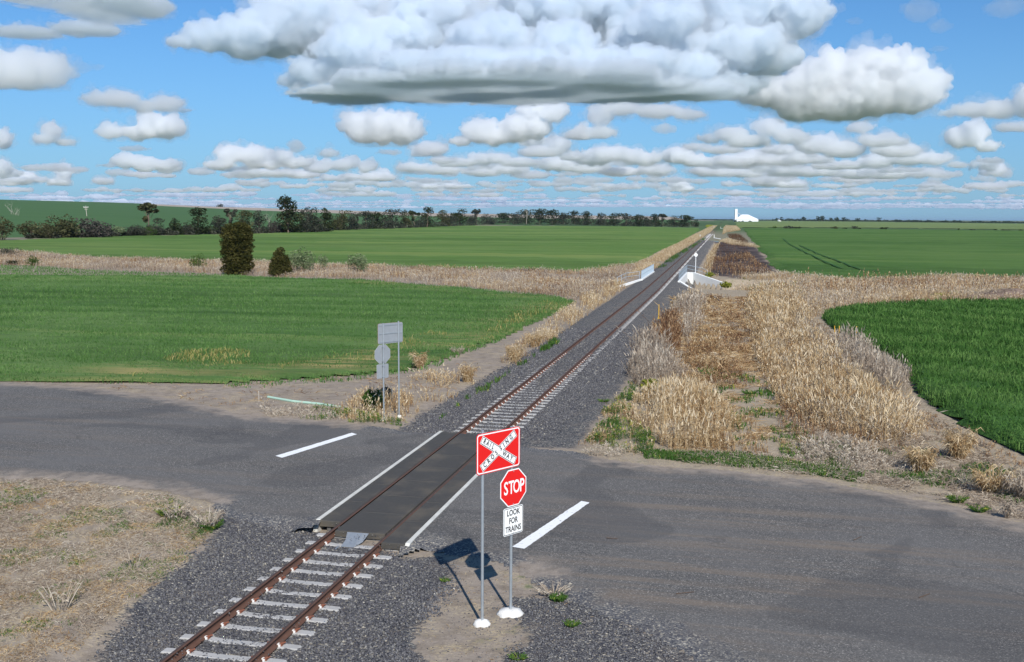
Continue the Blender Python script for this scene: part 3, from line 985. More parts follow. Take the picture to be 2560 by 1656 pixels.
# ------------------------------------------------------------------ low hill beyond the tree line
M_HILL, T = new_mat("hill_fields")
P = T.node('ShaderNodeNewGeometry').outputs['Position']
n1 = T.noise(T.vm('MULTIPLY', P, (0.006, 0.03, 0.03)), 1.0, 6.0, 0.6)
cg = T.mix(n1, (0.050, 0.108, 0.038), (0.078, 0.145, 0.050))
ct = T.mix(n1, (0.30, 0.25, 0.20), (0.40, 0.34, 0.28))
st = T.sstep(T.m('MULTIPLY_ADD', T.m('SUBTRACT', n1, 0.5), 0.15, attr(T, 'stubble')), 0.45, 0.55)
principled(T, T.mix(st, cg, ct), 0.9, 0.1)
sky_pts = [(-600, 452), (-200, 462), (0, 468), (300, 475), (500, 482.5), (700, 487.5), (1000, 496), (1300, 500.5), (1560, 504.0), (1640, 508)]
bnd_pts = [(-600, 440), (300, 470), (357, 478.5), (595, 489.5), (800, 497), (1000, 503), (1300, 509), (1600, 512), (1900, 520)]
saz = np.array([azel(*p)[0] for p in sky_pts])
sel_ = np.array([azel(*p)[1] for p in sky_pts])
baz = np.array([azel(*p)[0] for p in bnd_pts])
bel = np.array([azel(*p)[1] for p in bnd_pts])
az = np.linspace(saz[0], saz[-1], 260)
rr = np.geomspace(430, 3900, 110)
R, A = np.meshgrid(rr, az, indexing='ij')
el = np.interp(A, saz, sel_)
ztop = CAM_H + 3000 * np.tan(el)
start = np.interp(A, [azel(q, 500)[0] for q in (0, 300, 700, 1000, 1300, 1640)], [430, 480, 720, 1050, 1500, 1500])
tt = np.clip((R - start) / (3000 - start), 0, 1)
prof = np.where(R < 3000, 1 - (1 - tt) ** 1.6, 1 - S(R, 3000, 4200))
# keep the ridge the skyline: height follows the sight line near the crest
zz = -1.3 + (ztop + 1.3) * prof + 0.8 * fnoise(R * np.sin(A), R * np.cos(A), 160, 3) * S(R, 1550, 1900) * (1 - S(R, 2200, 2800))
fade = S(A, saz[-1] - 0.035, saz[-1])
zz = zz * (1 - fade) + (-1.6) * fade
me, sel = grid_mesh("hill", R * np.sin(A), R * np.cos(A), zz, M_HILL)
elv = np.arctan2(zz - CAM_H, R)
b = np.interp(A, baz, bel)
float_attr(me, 'stubble', np.clip(0.5 + (elv - b) * 900, 0, 1).ravel()[sel])
link("hill", me, kind='structure')

# wheel tracks pressed into the far right crop
M_WHEEL = simple("pressed_crop", (0.036, 0.098, 0.026), 0.9, 0.1, 0.25, 0.5)


def ribbon(name, pts, w, h, mat):
    P = np.array([at(*p)[:2] for p in pts])
    t = np.concatenate([[0], np.cumsum(np.hypot(*np.diff(P, axis=0).T))])
    q = np.arange(0, t[-1], 2.0)
    X, Y = np.interp(q, t, P[:, 0]), np.interp(q, t, P[:, 1])
    dx, dy = np.gradient(X), np.gradient(Y)
    L = np.hypot(dx, dy)
    ww = w * (1 + .35 * vnoise(q, q * 0, 3.0, 6))
    ax, ay = -dy / L * ww / 2, dx / L * ww / 2
    Z = G(X, Y) + h
    v = np.stack([np.stack([X - ax, Y - ay, Z], -1), np.stack([X + ax, Y + ay, Z], -1)], 1).reshape(-1, 3)
    i = np.arange(len(q) - 1) * 2
    link(name, raw_mesh(name, v, np.stack([i, i + 1, i + 3, i + 2], -1), mat), kind='structure')


c4 = lambda L: [(x / 4 + 1785.7, y / 4 + 446.4) for x, y in L]
ribbon("wheel_track", c4([(140, 445), (200, 500), (330, 570), (450, 630), (570, 690), (650, 725), (710, 742)]), .45, .50, M_WHEEL)
ribbon("wheel_track", c4([(290, 510), (400, 560), (500, 610), (600, 640), (700, 680), (770, 715), (870, 745), (1050, 765)]), .45, .50, M_WHEEL)

# ------------------------------------------------------------------ loose ballast stones (nobody could count them)
M_STONE, T = new_mat("ballast_stone")
t = attr(T, 'tint')
c = T.ramp(t, [(0.0, (0.050, 0.050, 0.058)), (0.45, (0.115, 0.113, 0.12)), (0.8, (0.205, 0.20, 0.19)), (0.93, (0.34, 0.31, 0.25)), (1.0, (0.60, 0.56, 0.49))])
principled(T, c, 0.9, 0.15)


def stones(name, u0, u1, v0, v1, dens, size, mask=None, z=None, label='loose stones'):
    n = int((u1 - u0) * (v1 - v0) * dens)
    u = RNG.uniform(u0, u1, n)
    v = RNG.uniform(v0, v1, n)
    p = track(u, v)
    x, y = p[:, 0], p[:, 1]
    keepm = np.ones(n, bool)
    if mask is not None:
        keepm = mask(x, y, u, v)
    x, y, u, v = x[keepm], y[keepm], u[keepm], v[keepm]
    n = len(x)
    zz = G(x, y) if z is None else z(x, y, u, v)
    s = size * RNG.uniform(0.55, 1.5, n)
    base = np.array([[1, 0, 0], [-1, 0, 0], [0, 1, 0], [0, -1, 0], [0, 0, 1], [0, 0, -1]], float)
    V = base[None] * s[:, None, None] * RNG.uniform(0.6, 1.25, (n, 6, 1)) + RNG.normal(0, 0.22, (n, 6, 3)) * s[:, None, None]
    V[:, :, 2] *= 0.75
    a = RNG.uniform(0, 6.28, n)
    ca, sa = np.cos(a)[:, None], np.sin(a)[:, None]
    VX = V[:, :, 0] * ca - V[:, :, 1] * sa
    VY = V[:, :, 0] * sa + V[:, :, 1] * ca
    V = np.stack([VX + x[:, None], VY + y[:, None], V[:, :, 2] + zz[:, None] + s[:, None] * 0.25], -1).reshape(-1, 3)
    F = np.array([[0, 2, 4], [2, 1, 4], [1, 3, 4], [3, 0, 4], [2, 0, 5], [1, 2, 5], [3, 1, 5], [0, 3, 5]])
    F = (F[None] + (np.arange(n) * 6)[:, None, None]).reshape(-1, 3)
    me = raw_mesh(name, V, F, M_STONE)
    float_attr(me, 'tint', np.repeat(RNG.beta(1.6, 2.6, n) ** 1.0, 6))
    link(name, me, kind='stuff')


def gmask(dense=1.0, ragged=0.5, slo=0.0):
    def f(x, y, u, v):
        sd = np.full(len(x), -9.0)
        for p in GRAVEL_P:
            sd = np.maximum(sd, sdist(x, y, p))
        sd = sd + ragged * fnoise(x, y, 1.1, 12) * 1.4
        pr = np.clip(sd / 0.7 + 0.35, 0, 1) * dense
        return RNG.random(len(x)) < pr
    return f


def not_sleeper(f):
    def g(x, y, u, v):
        k = f(x, y, u, v)
        ph = np.abs(((v - 0.2) / 0.667 + 0.5) % 1.0 - 0.5) * 0.667
        cover = (ph < 0.105) & (np.abs(u) < 1.22) & (RNG.random(len(x)) > 0.12 + 0.75 * np.clip(fnoise(x, y, 0.45, 31) + .05, 0, 1))
        rail = (np.abs(np.abs(u) - 0.7525) < 0.085)
        return k & ~cover & ~rail
    return g


stones("ballast_stones", -5.5, 4.2, -3.0, 8.55, 420, 0.027, not_sleeper(lambda x, y, u, v: gmask(1.0, .5)(x, y, u, v) & ~((np.abs(u) < 1.5) & (v > 7.4 - (u < -.7) * -1.2 + 0))))
stones("ballast_stones", 3.0, 11.0, -6.0, 5.0, 330, 0.025, lambda x, y, u, v: gmask(.85, .9)(x, y, u, v))
stones("ballast_stones", -3.3, 3.5, 20.6, 34.0, 260, 0.032, not_sleeper(gmask(1.0, .2)))
stones("ballast_stones", -3.3, 4.0, 34.0, 60.0, 110, 0.042, not_sleeper(gmask(1.0, .2)))
# scattered grit where road, earth and ballast meet
stones("scattered_grit", -12, 14, -5, 9, 110, 0.014, lambda x, y, u, v: RNG.random(len(x)) < np.clip(.30 + 1.2 * fnoise(x, y, 1.5, 3), 0, 1) * (.25 + .75 * S(u, -2, 2) * (1 - S(x, 3.2, 5.2) * S(v, 3, 5))), z=lambda x, y, u, v: np.maximum(G(x, y), -.03) + .0)

# ------------------------------------------------------------------ railway track
M_RUST_RAIL, T = new_mat("rusty_rail")
P = T.node('ShaderNodeNewGeometry').outputs['Position']
c = T.mix(T.noise(P, 6.0, 5.0, 0.65), (0.085, 0.043, 0.028), (0.155, 0.080, 0.055))
nz = T.sep(T.node('ShaderNodeNewGeometry').outputs['Normal'])[2]
c = T.mix(T.sstep(nz, 0.9, 1.0, 0, 0.8), c, (0.060, 0.043, 0.037))
principled(T, c, 0.75, 0.3)
M_SLEEPER, T = new_mat("sleeper_concrete")
P = T.node('ShaderNodeNewGeometry').outputs['Position']
c = T.mix(T.noise(P, 2.1, 5.0, 0.6), (0.31, 0.30, 0.28), (0.48, 0.47, 0.455))
c = T.mix(T.sstep(T.noise(P, 8.0, 6.0, 0.7), 0.55, 0.75, 0, 0.4), c, (0.30, 0.26, 0.21))
principled(T, c, 0.9, 0.15)
M_CLIP = simple("rail_clip_iron", (0.20, 0.075, 0.045), 0.8, 0.2, 0.2, 20)
M_INSUL = simple("white_insulator", (0.78, 0.77, 0.74), 0.6, 0.3, 0.1, 20)

trk = thing("railway_track", "straight single railway track with rusty rails on pale concrete sleepers running to the horizon", "railway track", (0, 0, 0))
prof = [(-.075, -.17), (.075, -.17), (.075, -.158), (.012, -.142), (.009, -.045), (.035, -.034), (.036, -.006), (.028, 0.0), (-.028, 0.0), (-.036, -.006), (-.035, -.034), (-.009, -.045), (-.012, -.142), (-.075, -.158)]
vr = np.concatenate([np.arange(-5, 110, 5.0), np.arange(110, 900, 20.0), np.arange(900, 4300, 100.0)])
for s in (-1, 1):
    V, k = [], len(prof)
    for v in vr:
        uu = np.array([s * 0.7525 + p[0] for p in prof])
        q = track(uu, np.full(k, v))
        V.append(np.concatenate([q, np.array([[p[1]] for p in prof])], 1))
    V = np.concatenate(V)
    i = np.arange(len(vr) - 1)[:, None] * k
    j = np.arange(k)[None]
    F = np.stack([i + j, i + (j + 1) % k, i + k + (j + 1) % k, i + k + j], -1).reshape(-1, 4)[:, ::-1]
    me = raw_mesh("rail", V, F, M_RUST_RAIL)
    link("rail", me, trk)


def sleeper_mb(mb, at_v=None, ang=0):
    # outline along the length with the low middle and sloping ends
    xs = [(-1.25, -.215), (-1.2, -.172), (-1.0, -.168), (-.62, -.168), (-.45, -.185), (0, -.192), (.45, -.185), (.62, -.168), (1.0, -.168), (1.2, -.172), (1.25, -.215)]
    w = 0.105
    n = len(xs)
    v = []
    for x, z in xs:
        v += [(x, -w - .02, -.33), (x, -w, z - .012), (x, -w + .018, z), (x, w - .018, z), (x, w, z - .012), (x, w + .02, -.33)]
    f = []
    for i in range(n - 1):
        for j in range(5):
            f.append((i * 6 + j, i * 6 + j + 1, (i + 1) * 6 + j + 1, (i + 1) * 6 + j))
    f.append((5, 4, 3, 2, 1, 0))
    e = (n - 1) * 6
    f.append((e, e + 1, e + 2, e + 3, e + 4, e + 5))
    f = [tuple(reversed(q)) for q in f]
    return v, f


sv, sf = sleeper_mb(None)
mb = MB()
mb.add(sv, sf)
sleeper_me = mb.mesh("sleeper", M_SLEEPER)
cm = MB()
cm.box(-.045, .02, -.055, .055, -.17, -.135, 0)
cm.tube((-.03, -.05, -.13), (.05, .045, -.12), .016, .016, 6, 0)
cm.box(-.085, -.045, -.04, .03, -.168, -.138, 1)
cm.box(-.04, -.005, -.085, -.055, -.165, -.13, 1)
clip_me = cm.mesh("rail_clip", [M_CLIP, M_INSUL])
SLEEPERS_V = [0.2 + 0.667 * k for k in range(-6, 13)] + [0.2 + 0.667 * k for k in range(31, 112)]
SLEEPERS_V = SLEEPERS_V[:100]
for k, v in enumerate(SLEEPERS_V):
    p = track(0, v)
    o = link("sleeper", sleeper_me, trk)
    o.location = (p[0], p[1], 0)
    o.rotation_euler = (0, 0, -AZT + math.radians(RNG.normal(0, .25)))
    if v < 45:
        for s in (-1, 1):
            for d in (-1, 1):
                cl = link("rail_clip", clip_me, o)
                cl.location = (s * 0.7525 + d * 0.115, 0, 0)
                cl.rotation_euler = (0, 0, math.pi if d < 0 else 0)
V, F = [], []
far_v = np.arange(SLEEPERS_V[-1] + 0.667, 560, 0.667)
svn, o = np.array(sv), 0
sfq = [f for f in sf if len(f) == 4]
fa = np.array(sfq)
for v in far_v:
    c0 = track(0, v)
    V.append(np.concatenate([c0 + svn[:, :1] * TN + svn[:, 1:2] * TV, svn[:, 2:]], 1))
    F.append(fa + o)
    o += len(svn)
link("far_sleepers", raw_mesh("far_sleepers", np.concatenate(V), np.concatenate(F), M_SLEEPER), trk, kind='stuff')

# ------------------------------------------------------------------ rubber level-crossing deck
M_RUBBER, T = new_mat("crossing_rubber")
P = T.node('ShaderNodeNewGeometry').outputs['Position']
n1 = T.noise(P, 0.9, 5.0, 0.6)
c = T.mix(T.noise(P, 9.0, 5.0, 0.65), (0.042, 0.039, 0.035), (0.082, 0.075, 0.064))
c = T.mix(T.sstep(n1, 0.45, 0.72, 0, 0.6), c, (0.130, 0.108, 0.078))
c = T.mix(T.sstep(T.voro(P, 26.0), 0.02, 0.045, 0.5, 0.0), c, (0.4, 0.38, 0.34))
bmp = T.node('ShaderNodeBump', {'Strength': 0.4, 'Distance': 0.01, 'Height': T.noise(P, 30.0, 4.0, 0.6)})
principled(T, c, 0.75, 0.3, bmp.outputs[0])
M_EDGE = simple("edge_beam_concrete", (0.56, 0.55, 0.50), 0.85, 0.2, 0.22, 2.2, bump=0.4, coords='Object')
deck = thing("level_crossing_deck", "dark rubber crossing deck between white concrete edge beams over the rails", "crossing deck", (*track(0, 7.2), 0), -AZT)


def panel(u0, u1, v0, v1, name="rubber_panel", zt=0.004):
    m = MB()
    c = .012
    y0, y1 = v0 - 7.2, v1 - 7.2
    m.add([(u0, y0, -.15), (u1, y0, -.15), (u1, y1, -.15), (u0, y1, -.15), (u0, y0, zt - c), (u1, y0, zt - c), (u1, y1, zt - c), (u0, y1, zt - c),
           (u0 + c, y0 + c, zt), (u1 - c, y0 + c, zt), (u1 - c, y1 - c, zt), (u0 + c, y1 - c, zt)],
          [(0, 3, 2, 1), (0, 1, 5, 4), (1, 2, 6, 5), (2, 3, 7, 6), (3, 0, 4, 7), (4, 5, 9, 8), (5, 6, 10, 9), (6, 7, 11, 10), (7, 4, 8, 11), (8, 9, 10, 11)])
    m.build(name, M_RUBBER, deck)


def seams(a, b, n):
    e = np.linspace(a, b, n + 1)
    return [(e[i] + .003, e[i + 1] - .003) for i in range(n)]


for a, b in seams(8.78, 20.4, 6):
    panel(-1.38, -0.80, a, b, zt=0.004)
for a, b in seams(8.04, 20.3, 7):
    panel(-0.66, 0.66, a, b, "centre_panel", zt=0.002)
for a, b in seams(7.38, 20.4, 7):
    panel(0.80, 1.38, a, b, zt=0.004)
M_SUP = simple("support_steel", (0.10, 0.095, 0.09), 0.7)
for u in (-1.15, -.95, .9, 1.2):
    v = 8.85 if u < 0 else 7.45
    MB().box(u - .05, u + .05, v - 7.2, v - 7.2 + .3, -.3, -.152).build("panel_support", M_SUP, deck)
for s, v0 in ((-1, 8.62), (1, 7.22)):
    m = MB()
    y0, y1 = v0 - 7.2, 20.55 - 7.2
    a, b = (1.392, 1.505) if s > 0 else (-1.505, -1.392)
    m.box(a, b, y0 + .25, y1, -.32, .006)
    m.add([(a, y0 + .05, -.30), (b, y0 + .05, -.30), (b, y0 + .249, -.32), (a, y0 + .249, -.32), (a, y0 + .05, -.16), (b, y0 + .05, -.16), (b, y0 + .249, .005), (a, y0 + .249, .005)],
          [(0, 3, 2, 1), (4, 5, 6, 7), (0, 1, 5, 4), (1, 2, 6, 5), (2, 3, 7, 6), (3, 0, 4, 7)])
    m.build("edge_beam", M_EDGE, deck)

M_GALV = simple("galvanised_steel", (0.40, 0.43, 0.45), 0.45, 0.5, 0.14, 9.0, metal=0.55)
dp = thing("deflector_plate", "small galvanised ramp plate at the near end of the rubber deck between the rails", "deflector plate", (*track(0, 8.04), 0), -AZT)
m = MB()
m.add([(-.22, -.02, -.012), (.10, -.02, -.012), (.07, -.62, -.19), (-.26, -.62, -.19), (-.22, -.02, -.004), (.10, -.02, -.004), (.07, -.62, -.182), (-.26, -.62, -.182)],
      [(3, 2, 1, 0), (4, 7, 6, 5), (0, 1, 5, 4), (1, 2, 6, 5), (2, 3, 7, 6), (3, 0, 4, 7)])
m.build("sloping_plate", M_GALV, dp)
m = MB()
m.add([(.10, -.02, -.005), (.25, -.02, -.005), (.19, -.30, -.14), (.07, -.62, -.185)], [(0, 3, 2, 1)])
m.add([(.10, -.02, -.011), (.25, -.02, -.011), (.19, -.30, -.146), (.07, -.62, -.191)], [(0, 1, 2, 3)])
m.add([(-.22, -.02, -.005), (-.32, -.02, -.005), (-.26, -.3, -.12)], [(0, 1, 2)])
m.build("side_wing", M_GALV, dp)
for x in (-.33, .02):
    m = MB()
    m.box(x, x + .035, -.86, -.60, -.186, -.178)
    m.build("hold_down_strap", M_GALV, dp)

# ------------------------------------------------------------------ signs
M_RED = simple("sign_red", (0.68, 0.012, 0.010), 0.45, 0.4, 0.03, 2.0)
M_WHITE = simple("sign_white", (0.82, 0.82, 0.80), 0.45, 0.4, 0.03, 2.0)
M_BLACK = simple("sign_black", (0.015, 0.015, 0.016), 0.5, 0.3, 0.0, 2.0)
M_ALU = simple("sign_back_aluminium", (0.33, 0.35, 0.37), 0.5, 0.4, 0.10, 5.0, metal=0.35)
M_FOOT = simple("concrete_footing", (0.60, 0.585, 0.55), 0.9, 0.1, 0.2, 6.0, bump=0.6)


def rrect(w, h, r, n=6, x=0, z=0):
    pts = []
    for cx, cz, a0 in ((w / 2 - r, h / 2 - r, 0), (-w / 2 + r, h / 2 - r, 90), (-w / 2 + r, -h / 2 + r, 180), (w / 2 - r, -h / 2 + r, 270)):
        for i in range(n + 1):
            a = math.radians(a0 + 90 * i / n)
            pts.append((x + cx + r * math.cos(a), z + cz + r * math.sin(a)))
    return pts


def octagon(s, z=0):
    r = s / 2 / math.cos(math.pi / 8)
    return [(r * math.cos(math.pi / 8 + i * math.pi / 4), z + r * math.sin(math.pi / 8 + i * math.pi / 4)) for i in range(8)]


def flat(name, outlines, y, mat, parent, th=0.0012):
    m = MB()
    for o in outlines:
        m.prism(o, y - th, y)
    return m.build(name, mat, parent)


def ring(outer, inner, y, th=0.0012):
    n = len(outer)
    v = [(x, y - th, z) for x, z in outer] + [(x, y - th, z) for x, z in inner]
    return v, [(i, (i + 1) % n, n + (i + 1) % n, n + i) for i in range(n)]


def ring_obj(name, outer, inner, y, mat, parent):
    v, f = ring(outer, inner, y)
    m = MB()
    m.add(v, f)
    return m.build(name, mat, parent)


def lettering(name, items, mat, parent, y, bold=0.0):
    """items: (text, size, x, z, angle, xscale); one flat mesh of letters"""
    V, F, o = [], [], 0
    for text, size, x, z, ang, xs in items:
        cu = bpy.data.curves.new("txt", 'FONT')
        cu.body = text
        cu.size = size
        cu.align_x, cu.align_y = 'CENTER', 'CENTER'
        cu.offset = bold
        cu.resolution_u = 3
        ob = bpy.data.objects.new("txt", cu)
        COL.objects.link(ob)
        dg = bpy.context.evaluated_depsgraph_get()
        me = bpy.data.meshes.new_from_object(ob.evaluated_get(dg))
        bpy.data.objects.remove(ob)
        bpy.data.curves.remove(cu)
        ca, sa = math.cos(ang), math.sin(ang)
        for vv in me.vertices:
            a, b = vv.co.x * xs, vv.co.y
            V.append((x + a * ca - b * sa, y, z + a * sa + b * ca))
        for p in me.polygons:
            F.append(tuple(i + o for i in p.vertices))
        o += len(me.vertices)
        bpy.data.meshes.remove(me)
    m = MB()
    m.add(V, F)
    return m.build(name, mat, parent)


def sign_assembly(loc, rz, label, post_gap=0.88, foot=(0.20, 0.30), dz2=0.0):
    """front faces -y; left post carries only the big board, right post also the two plates"""
    t = thing("crossing_sign", label, "railway sign", loc, rz)
    xl, xr = -post_gap / 2, post_gap / 2
    for x, h, dz in ((xl, 3.84, 0), (xr, 3.80, dz2)):
        m = MB()
        m.tube((x, 0.035, -0.3), (x, 0.035, h), 0.030, 0.030, 14)
        m.tube((x, 0.035, h), (x, 0.035, h + .012), 0.033, 0.033, 14)
        m.build("post", M_GALV, t, smooth=False)
    # big board
    zc, bw, bh = 3.40, 1.20, 0.80
    b = MB().prism(rrect(bw, bh, .07, z=zc), -.004, 0.0).build("crossing_board", M_RED, t)
    # back skin
    MB().prism(rrect(bw - .002, bh - .002, .07, z=zc), 0.0003, .002).build("back_skin", M_ALU, b)
    ring_obj("board_border", rrect(bw - .03, bh - .03, .06, z=zc), rrect(bw - .075, bh - .075, .045, z=zc), -.0055, M_WHITE, b)
    a = math.atan2(.58, .96)
    L, Wd = 1.10, .165

    def arm(L, Wd, s):
        c, q = math.cos(a * s), math.sin(a * s)
        return [(x * c - z * q, zc + x * q + z * c) for x, z in ((-L / 2, -Wd / 2), (L / 2, -Wd / 2), (L / 2, Wd / 2), (-L / 2, Wd / 2))]
    flat("crossbuck", [arm(L, Wd, 1)], -.0062, M_WHITE, b, .0008)
    flat("crossbuck", [arm(L, Wd, -1)], -.0064, M_WHITE, b, .0008)

    def cross_outline(L, Wd):
        hw = Wd / 2
        # twelve corners of the X
        c, s = math.cos(a), math.sin(a)
        xt = hw / s      # notch left/right
        zt = hw / c      # notch top/bottom
        e = []
        A = lambda x, z, sg: (x * c - sg * z * s, zc + sg * x * s + z * c)
        e = [A(L / 2, -hw, 1), A(L / 2, hw, 1), (0, zc + zt), A(-L / 2, hw, -1), A(-L / 2, -hw, -1), (-xt, zc), A(-L / 2, hw, 1), A(-L / 2, -hw, 1), (0, zc - zt), A(L / 2, -hw, -1), A(L / 2, hw, -1), (xt, zc)]
        return e
    ring_obj("crossbuck_outline", cross_outline(L - .018, Wd - .018), cross_outline(L - .042, Wd - .042), -.0075, M_BLACK, b)
    items = []
    for ch, p in zip("RAIL", (-.45, -.355, -.27, -.185)):
        items.append((ch, .135, p * math.cos(-a), zc + p * math.sin(-a), -a, .80))
    for ch, p in zip("WAY", (.185, .30, .41)):
        items.append((ch, .135, p * math.cos(-a), zc + p * math.sin(-a), -a, .80))
    for ch, p in zip("CROSSING", (-.44, -.32, -.195, -.075, .065, .165, .27, .40)):
        items.append((ch, .135, p * math.cos(a), zc + p * math.sin(a), a, .80))
    lettering("board_lettering", items, M_BLACK, b, -.0088, .0042)
    # octagon
    zo = 2.595
    q = MB().prism([(x + xr, z) for x, z in octagon(.74, zo)], -.024, -.020).build("stop_plate", M_WHITE, t)
    MB().prism([(x + xr, z) for x, z in octagon(.735, zo)], -.0198, -.018).build("back_skin", M_ALU, q)
    MB().prism([(x + xr, z) for x, z in octagon(.695, zo)], -.0262, -.0246).build("red_face", M_RED, q)
    sx = .0
    lettering("stop_lettering", [("S", .37, xr - .215, zo, 0, .72), ("T", .37, xr - .065, zo, 0, .70), ("O", .37, xr + .085, zo, 0, .66), ("P", .37, xr + .24, zo, 0, .72)], M_WHITE, q, -.0285, .006)
    # small plate
    zl = 1.925
    q = MB().prism(rrect(.56, .56, .045, x=xr, z=zl), -.024, -.020).build("look_plate", M_WHITE, t)
    MB().prism(rrect(.558, .558, .045, x=xr, z=zl), -.0198, -.018).build("back_skin", M_ALU, q)
    ring_obj("plate_border", rrect(.535, .535, .040, x=xr, z=zl), rrect(.512, .512, .030, x=xr, z=zl), -.0255, M_BLACK, q)
    lettering("look_lettering", [("LOOK", .165, xr, zl + .165, 0, .80), ("FOR", .165, xr, zl, 0, .80), ("TRAINS", .165, xr, zl - .165, 0, .80)], M_BLACK, q, -.0268, .0038)
    for z in (zc + .33, zc, zc - .33):
        m = MB()
        m.box(-.56, .56, .003, .020, z - .022, z + .022)
        m.build("brace", M_GALV, t)
    for x, z, y_ in ((xr, zo + .325, -.0262), (xr, zo - .325, -.0262), (xr, zl + .25, -.0242), (xr, zl - .25, -.0242), (xl, zc + .36, -.0042), (xl, zc - .36, -.0042), (xr, zc + .36, -.0042), (xr, zc - .36, -.0042)):
        m = MB()
        m.tube((x, y_, z), (x, y_ - .008, z), .011, .009, 8)
        m.build("bolt", M_GALV, t)
    for x, z in ((xr, zo + .28), (xr, zo - .28), (xr, zl + .22), (xr, zl - .22)):
        m = MB()
        m.box(x - .045, x + .045, -.0178, .07, z - .014, z + .014)
        m.build("clamp", M_GALV, t)
    for x, r in ((xl, foot[0]), (xr, foot[1])):
        v, f = icos(3)
        rs_ = np.random.default_rng(int(r * 1000))
        v = v * np.array([r, r * .85, .12])
        v *= (1 + .22 * np.array([vnoise(p[0] / r * 3, p[1] / r * 3, 1.0, 5) + .5 * vnoise(p[0] / r * 9, p[1] / r * 9 + p[2] * 40, 1.0, 6) for p in v]))[:, None]
        v[:, 0] += x
        v[:, 1] += .035
        v[:, 2] -= .01
        m = MB()
        m.add(v, [tuple(k) for k in f])
        m.build("footing", M_FOOT, t, smooth=True)
    return t


b1, b2 = at0(1127, 1458), at0(1187, 1418)
dirv = math.radians(46)
mid = (b1 + b2) / 2
sign_assembly((mid[0], mid[1], -0.02), dirv, "red railway crossing board with stop sign and look for trains plate, facing the camera", 0.80, (0.17, 0.27))
c1, c2 = at0(893, 978), at0(925, 966)
mid = (c1 + c2) / 2
sign_assembly((mid[0], mid[1], -0.03), math.radians(43 + 180), "grey back of a railway crossing sign assembly on two thin posts across the road", 0.74, (0.10, 0.17))

# ------------------------------------------------------------------ big culvert under the line
M_CONC = simple("pale_concrete", (0.76, 0.76, 0.73), 0.85, 0.2, 0.10, 0.9, bump=0.2)
M_CAGE = simple("galvanised_rail", (0.42, 0.50, 0.56), 0.5, 0.4, 0.08, 4.0, metal=0.3)
cul = thing("culvert_bridge", "pale concrete culvert with angled wing walls and steel hand railings under the railway", "culvert", (*track(0, 130), 0), -AZT)


def wall(name, pts, th, parent):
    """pts: (u, v-130, ztop, zbottom) along the foot of the wall"""
    m = MB()
    for (u0, v0, t0, b0), (u1, v1, t1, b1) in zip(pts[:-1], pts[1:]):
        d = Vector((u1 - u0, v1 - v0, 0)).normalized()
        nn = Vector((-d.y, d.x, 0)) * th / 2
        A, B = Vector((u0, v0, 0)), Vector((u1, v1, 0))
        v = []
        for P_, zt, zb in ((A, t0, b0), (B, t1, b1)):
            v += [(P_.x - nn.x, P_.y - nn.y, zb), (P_.x + nn.x, P_.y + nn.y, zb), (P_.x + nn.x, P_.y + nn.y, zt), (P_.x - nn.x, P_.y - nn.y, zt)]
        m.add(v, [(0, 1, 2, 3), (7, 6, 5, 4), (0, 4, 5, 1), (1, 5, 6, 2), (2, 6, 7, 3), (3, 7, 4, 0)])
    return m.build(name, M_CONC, parent)


def railing(parent, pts, h=1.05, posts=None, mesh=False):
    m = MB()
    tops = [(p[0], p[1], p[2] + h) for p in pts]
    mids = [(p[0], p[1], p[2] + h * .52) for p in pts]
    m.path(tops, .028, 8)
    m.path(mids, .024, 8)
    for (a, b) in zip(pts[:-1], pts[1:]):
        L = (Vector(b) - Vector(a)).length
        k = max(1, int(round(L / (posts or 2.0))))
        for i in range(k + 1):
            p = Vector(a).lerp(Vector(b), i / k)
            m.tube(p, p + Vector((0, 0, h)), .026, .026, 8)
        if mesh:
            k = int(L / .14)
            for i in range(k):
                p = Vector(a).lerp(Vector(b), i / k)
                m.tube(p, p + Vector((0, 0, h)), .008, .008, 4)
    m.build("hand_railing", M_CAGE, parent)


wall("head_wall", [(2.35, -10.5, -.12, -2.2), (2.35, 12.6, -.12, -2.2)], .30, cul)
wall("head_wall", [(-2.75, -7.5, -.12, -2.2), (-2.75, 14.0, -.12, -2.2)], .30, cul)
wall("wing_wall", [(2.45, 12.4, -.10, -2.6), (3.4, 12.0, -.10, -2.6), (8.0, 6.4, -1.25, -2.6)], .35, cul)
wall("wing_wall", [(2.45, -10.3, -.12, -2.4), (5.2, -14.5, -1.4, -2.4)], .3, cul)
wall("wing_wall", [(-2.8, -7.3, -.10, -2.2), (-5.0, -14.6, -.62, -2.2)], .3, cul)
wall("wing_wall", [(-2.8, 13.8, -.12, -2.2), (-6.5, 18.5, -1.2, -2.2)], .3, cul)
m = MB()
m.box(-5.0, -2.9, -13.5, -8.0, -.62, -.50)
railing(cul, [(2.35, -10.4, -.12), (2.35, 12.4, -.12), (4.6, 11.4, -.5), (5.4, 10.2, -.85)], 1.1, 2.2)
railing(cul, [(-2.75, -7.4, -.12), (-2.75, 13.9, -.12)], 1.1, 2.2, mesh=True)
railing(cul, [(-3.0, -7.6, -.12), (-4.6, -9.5, -.25), (-5.3, -13.5, -.6)], 1.0, 2.4)
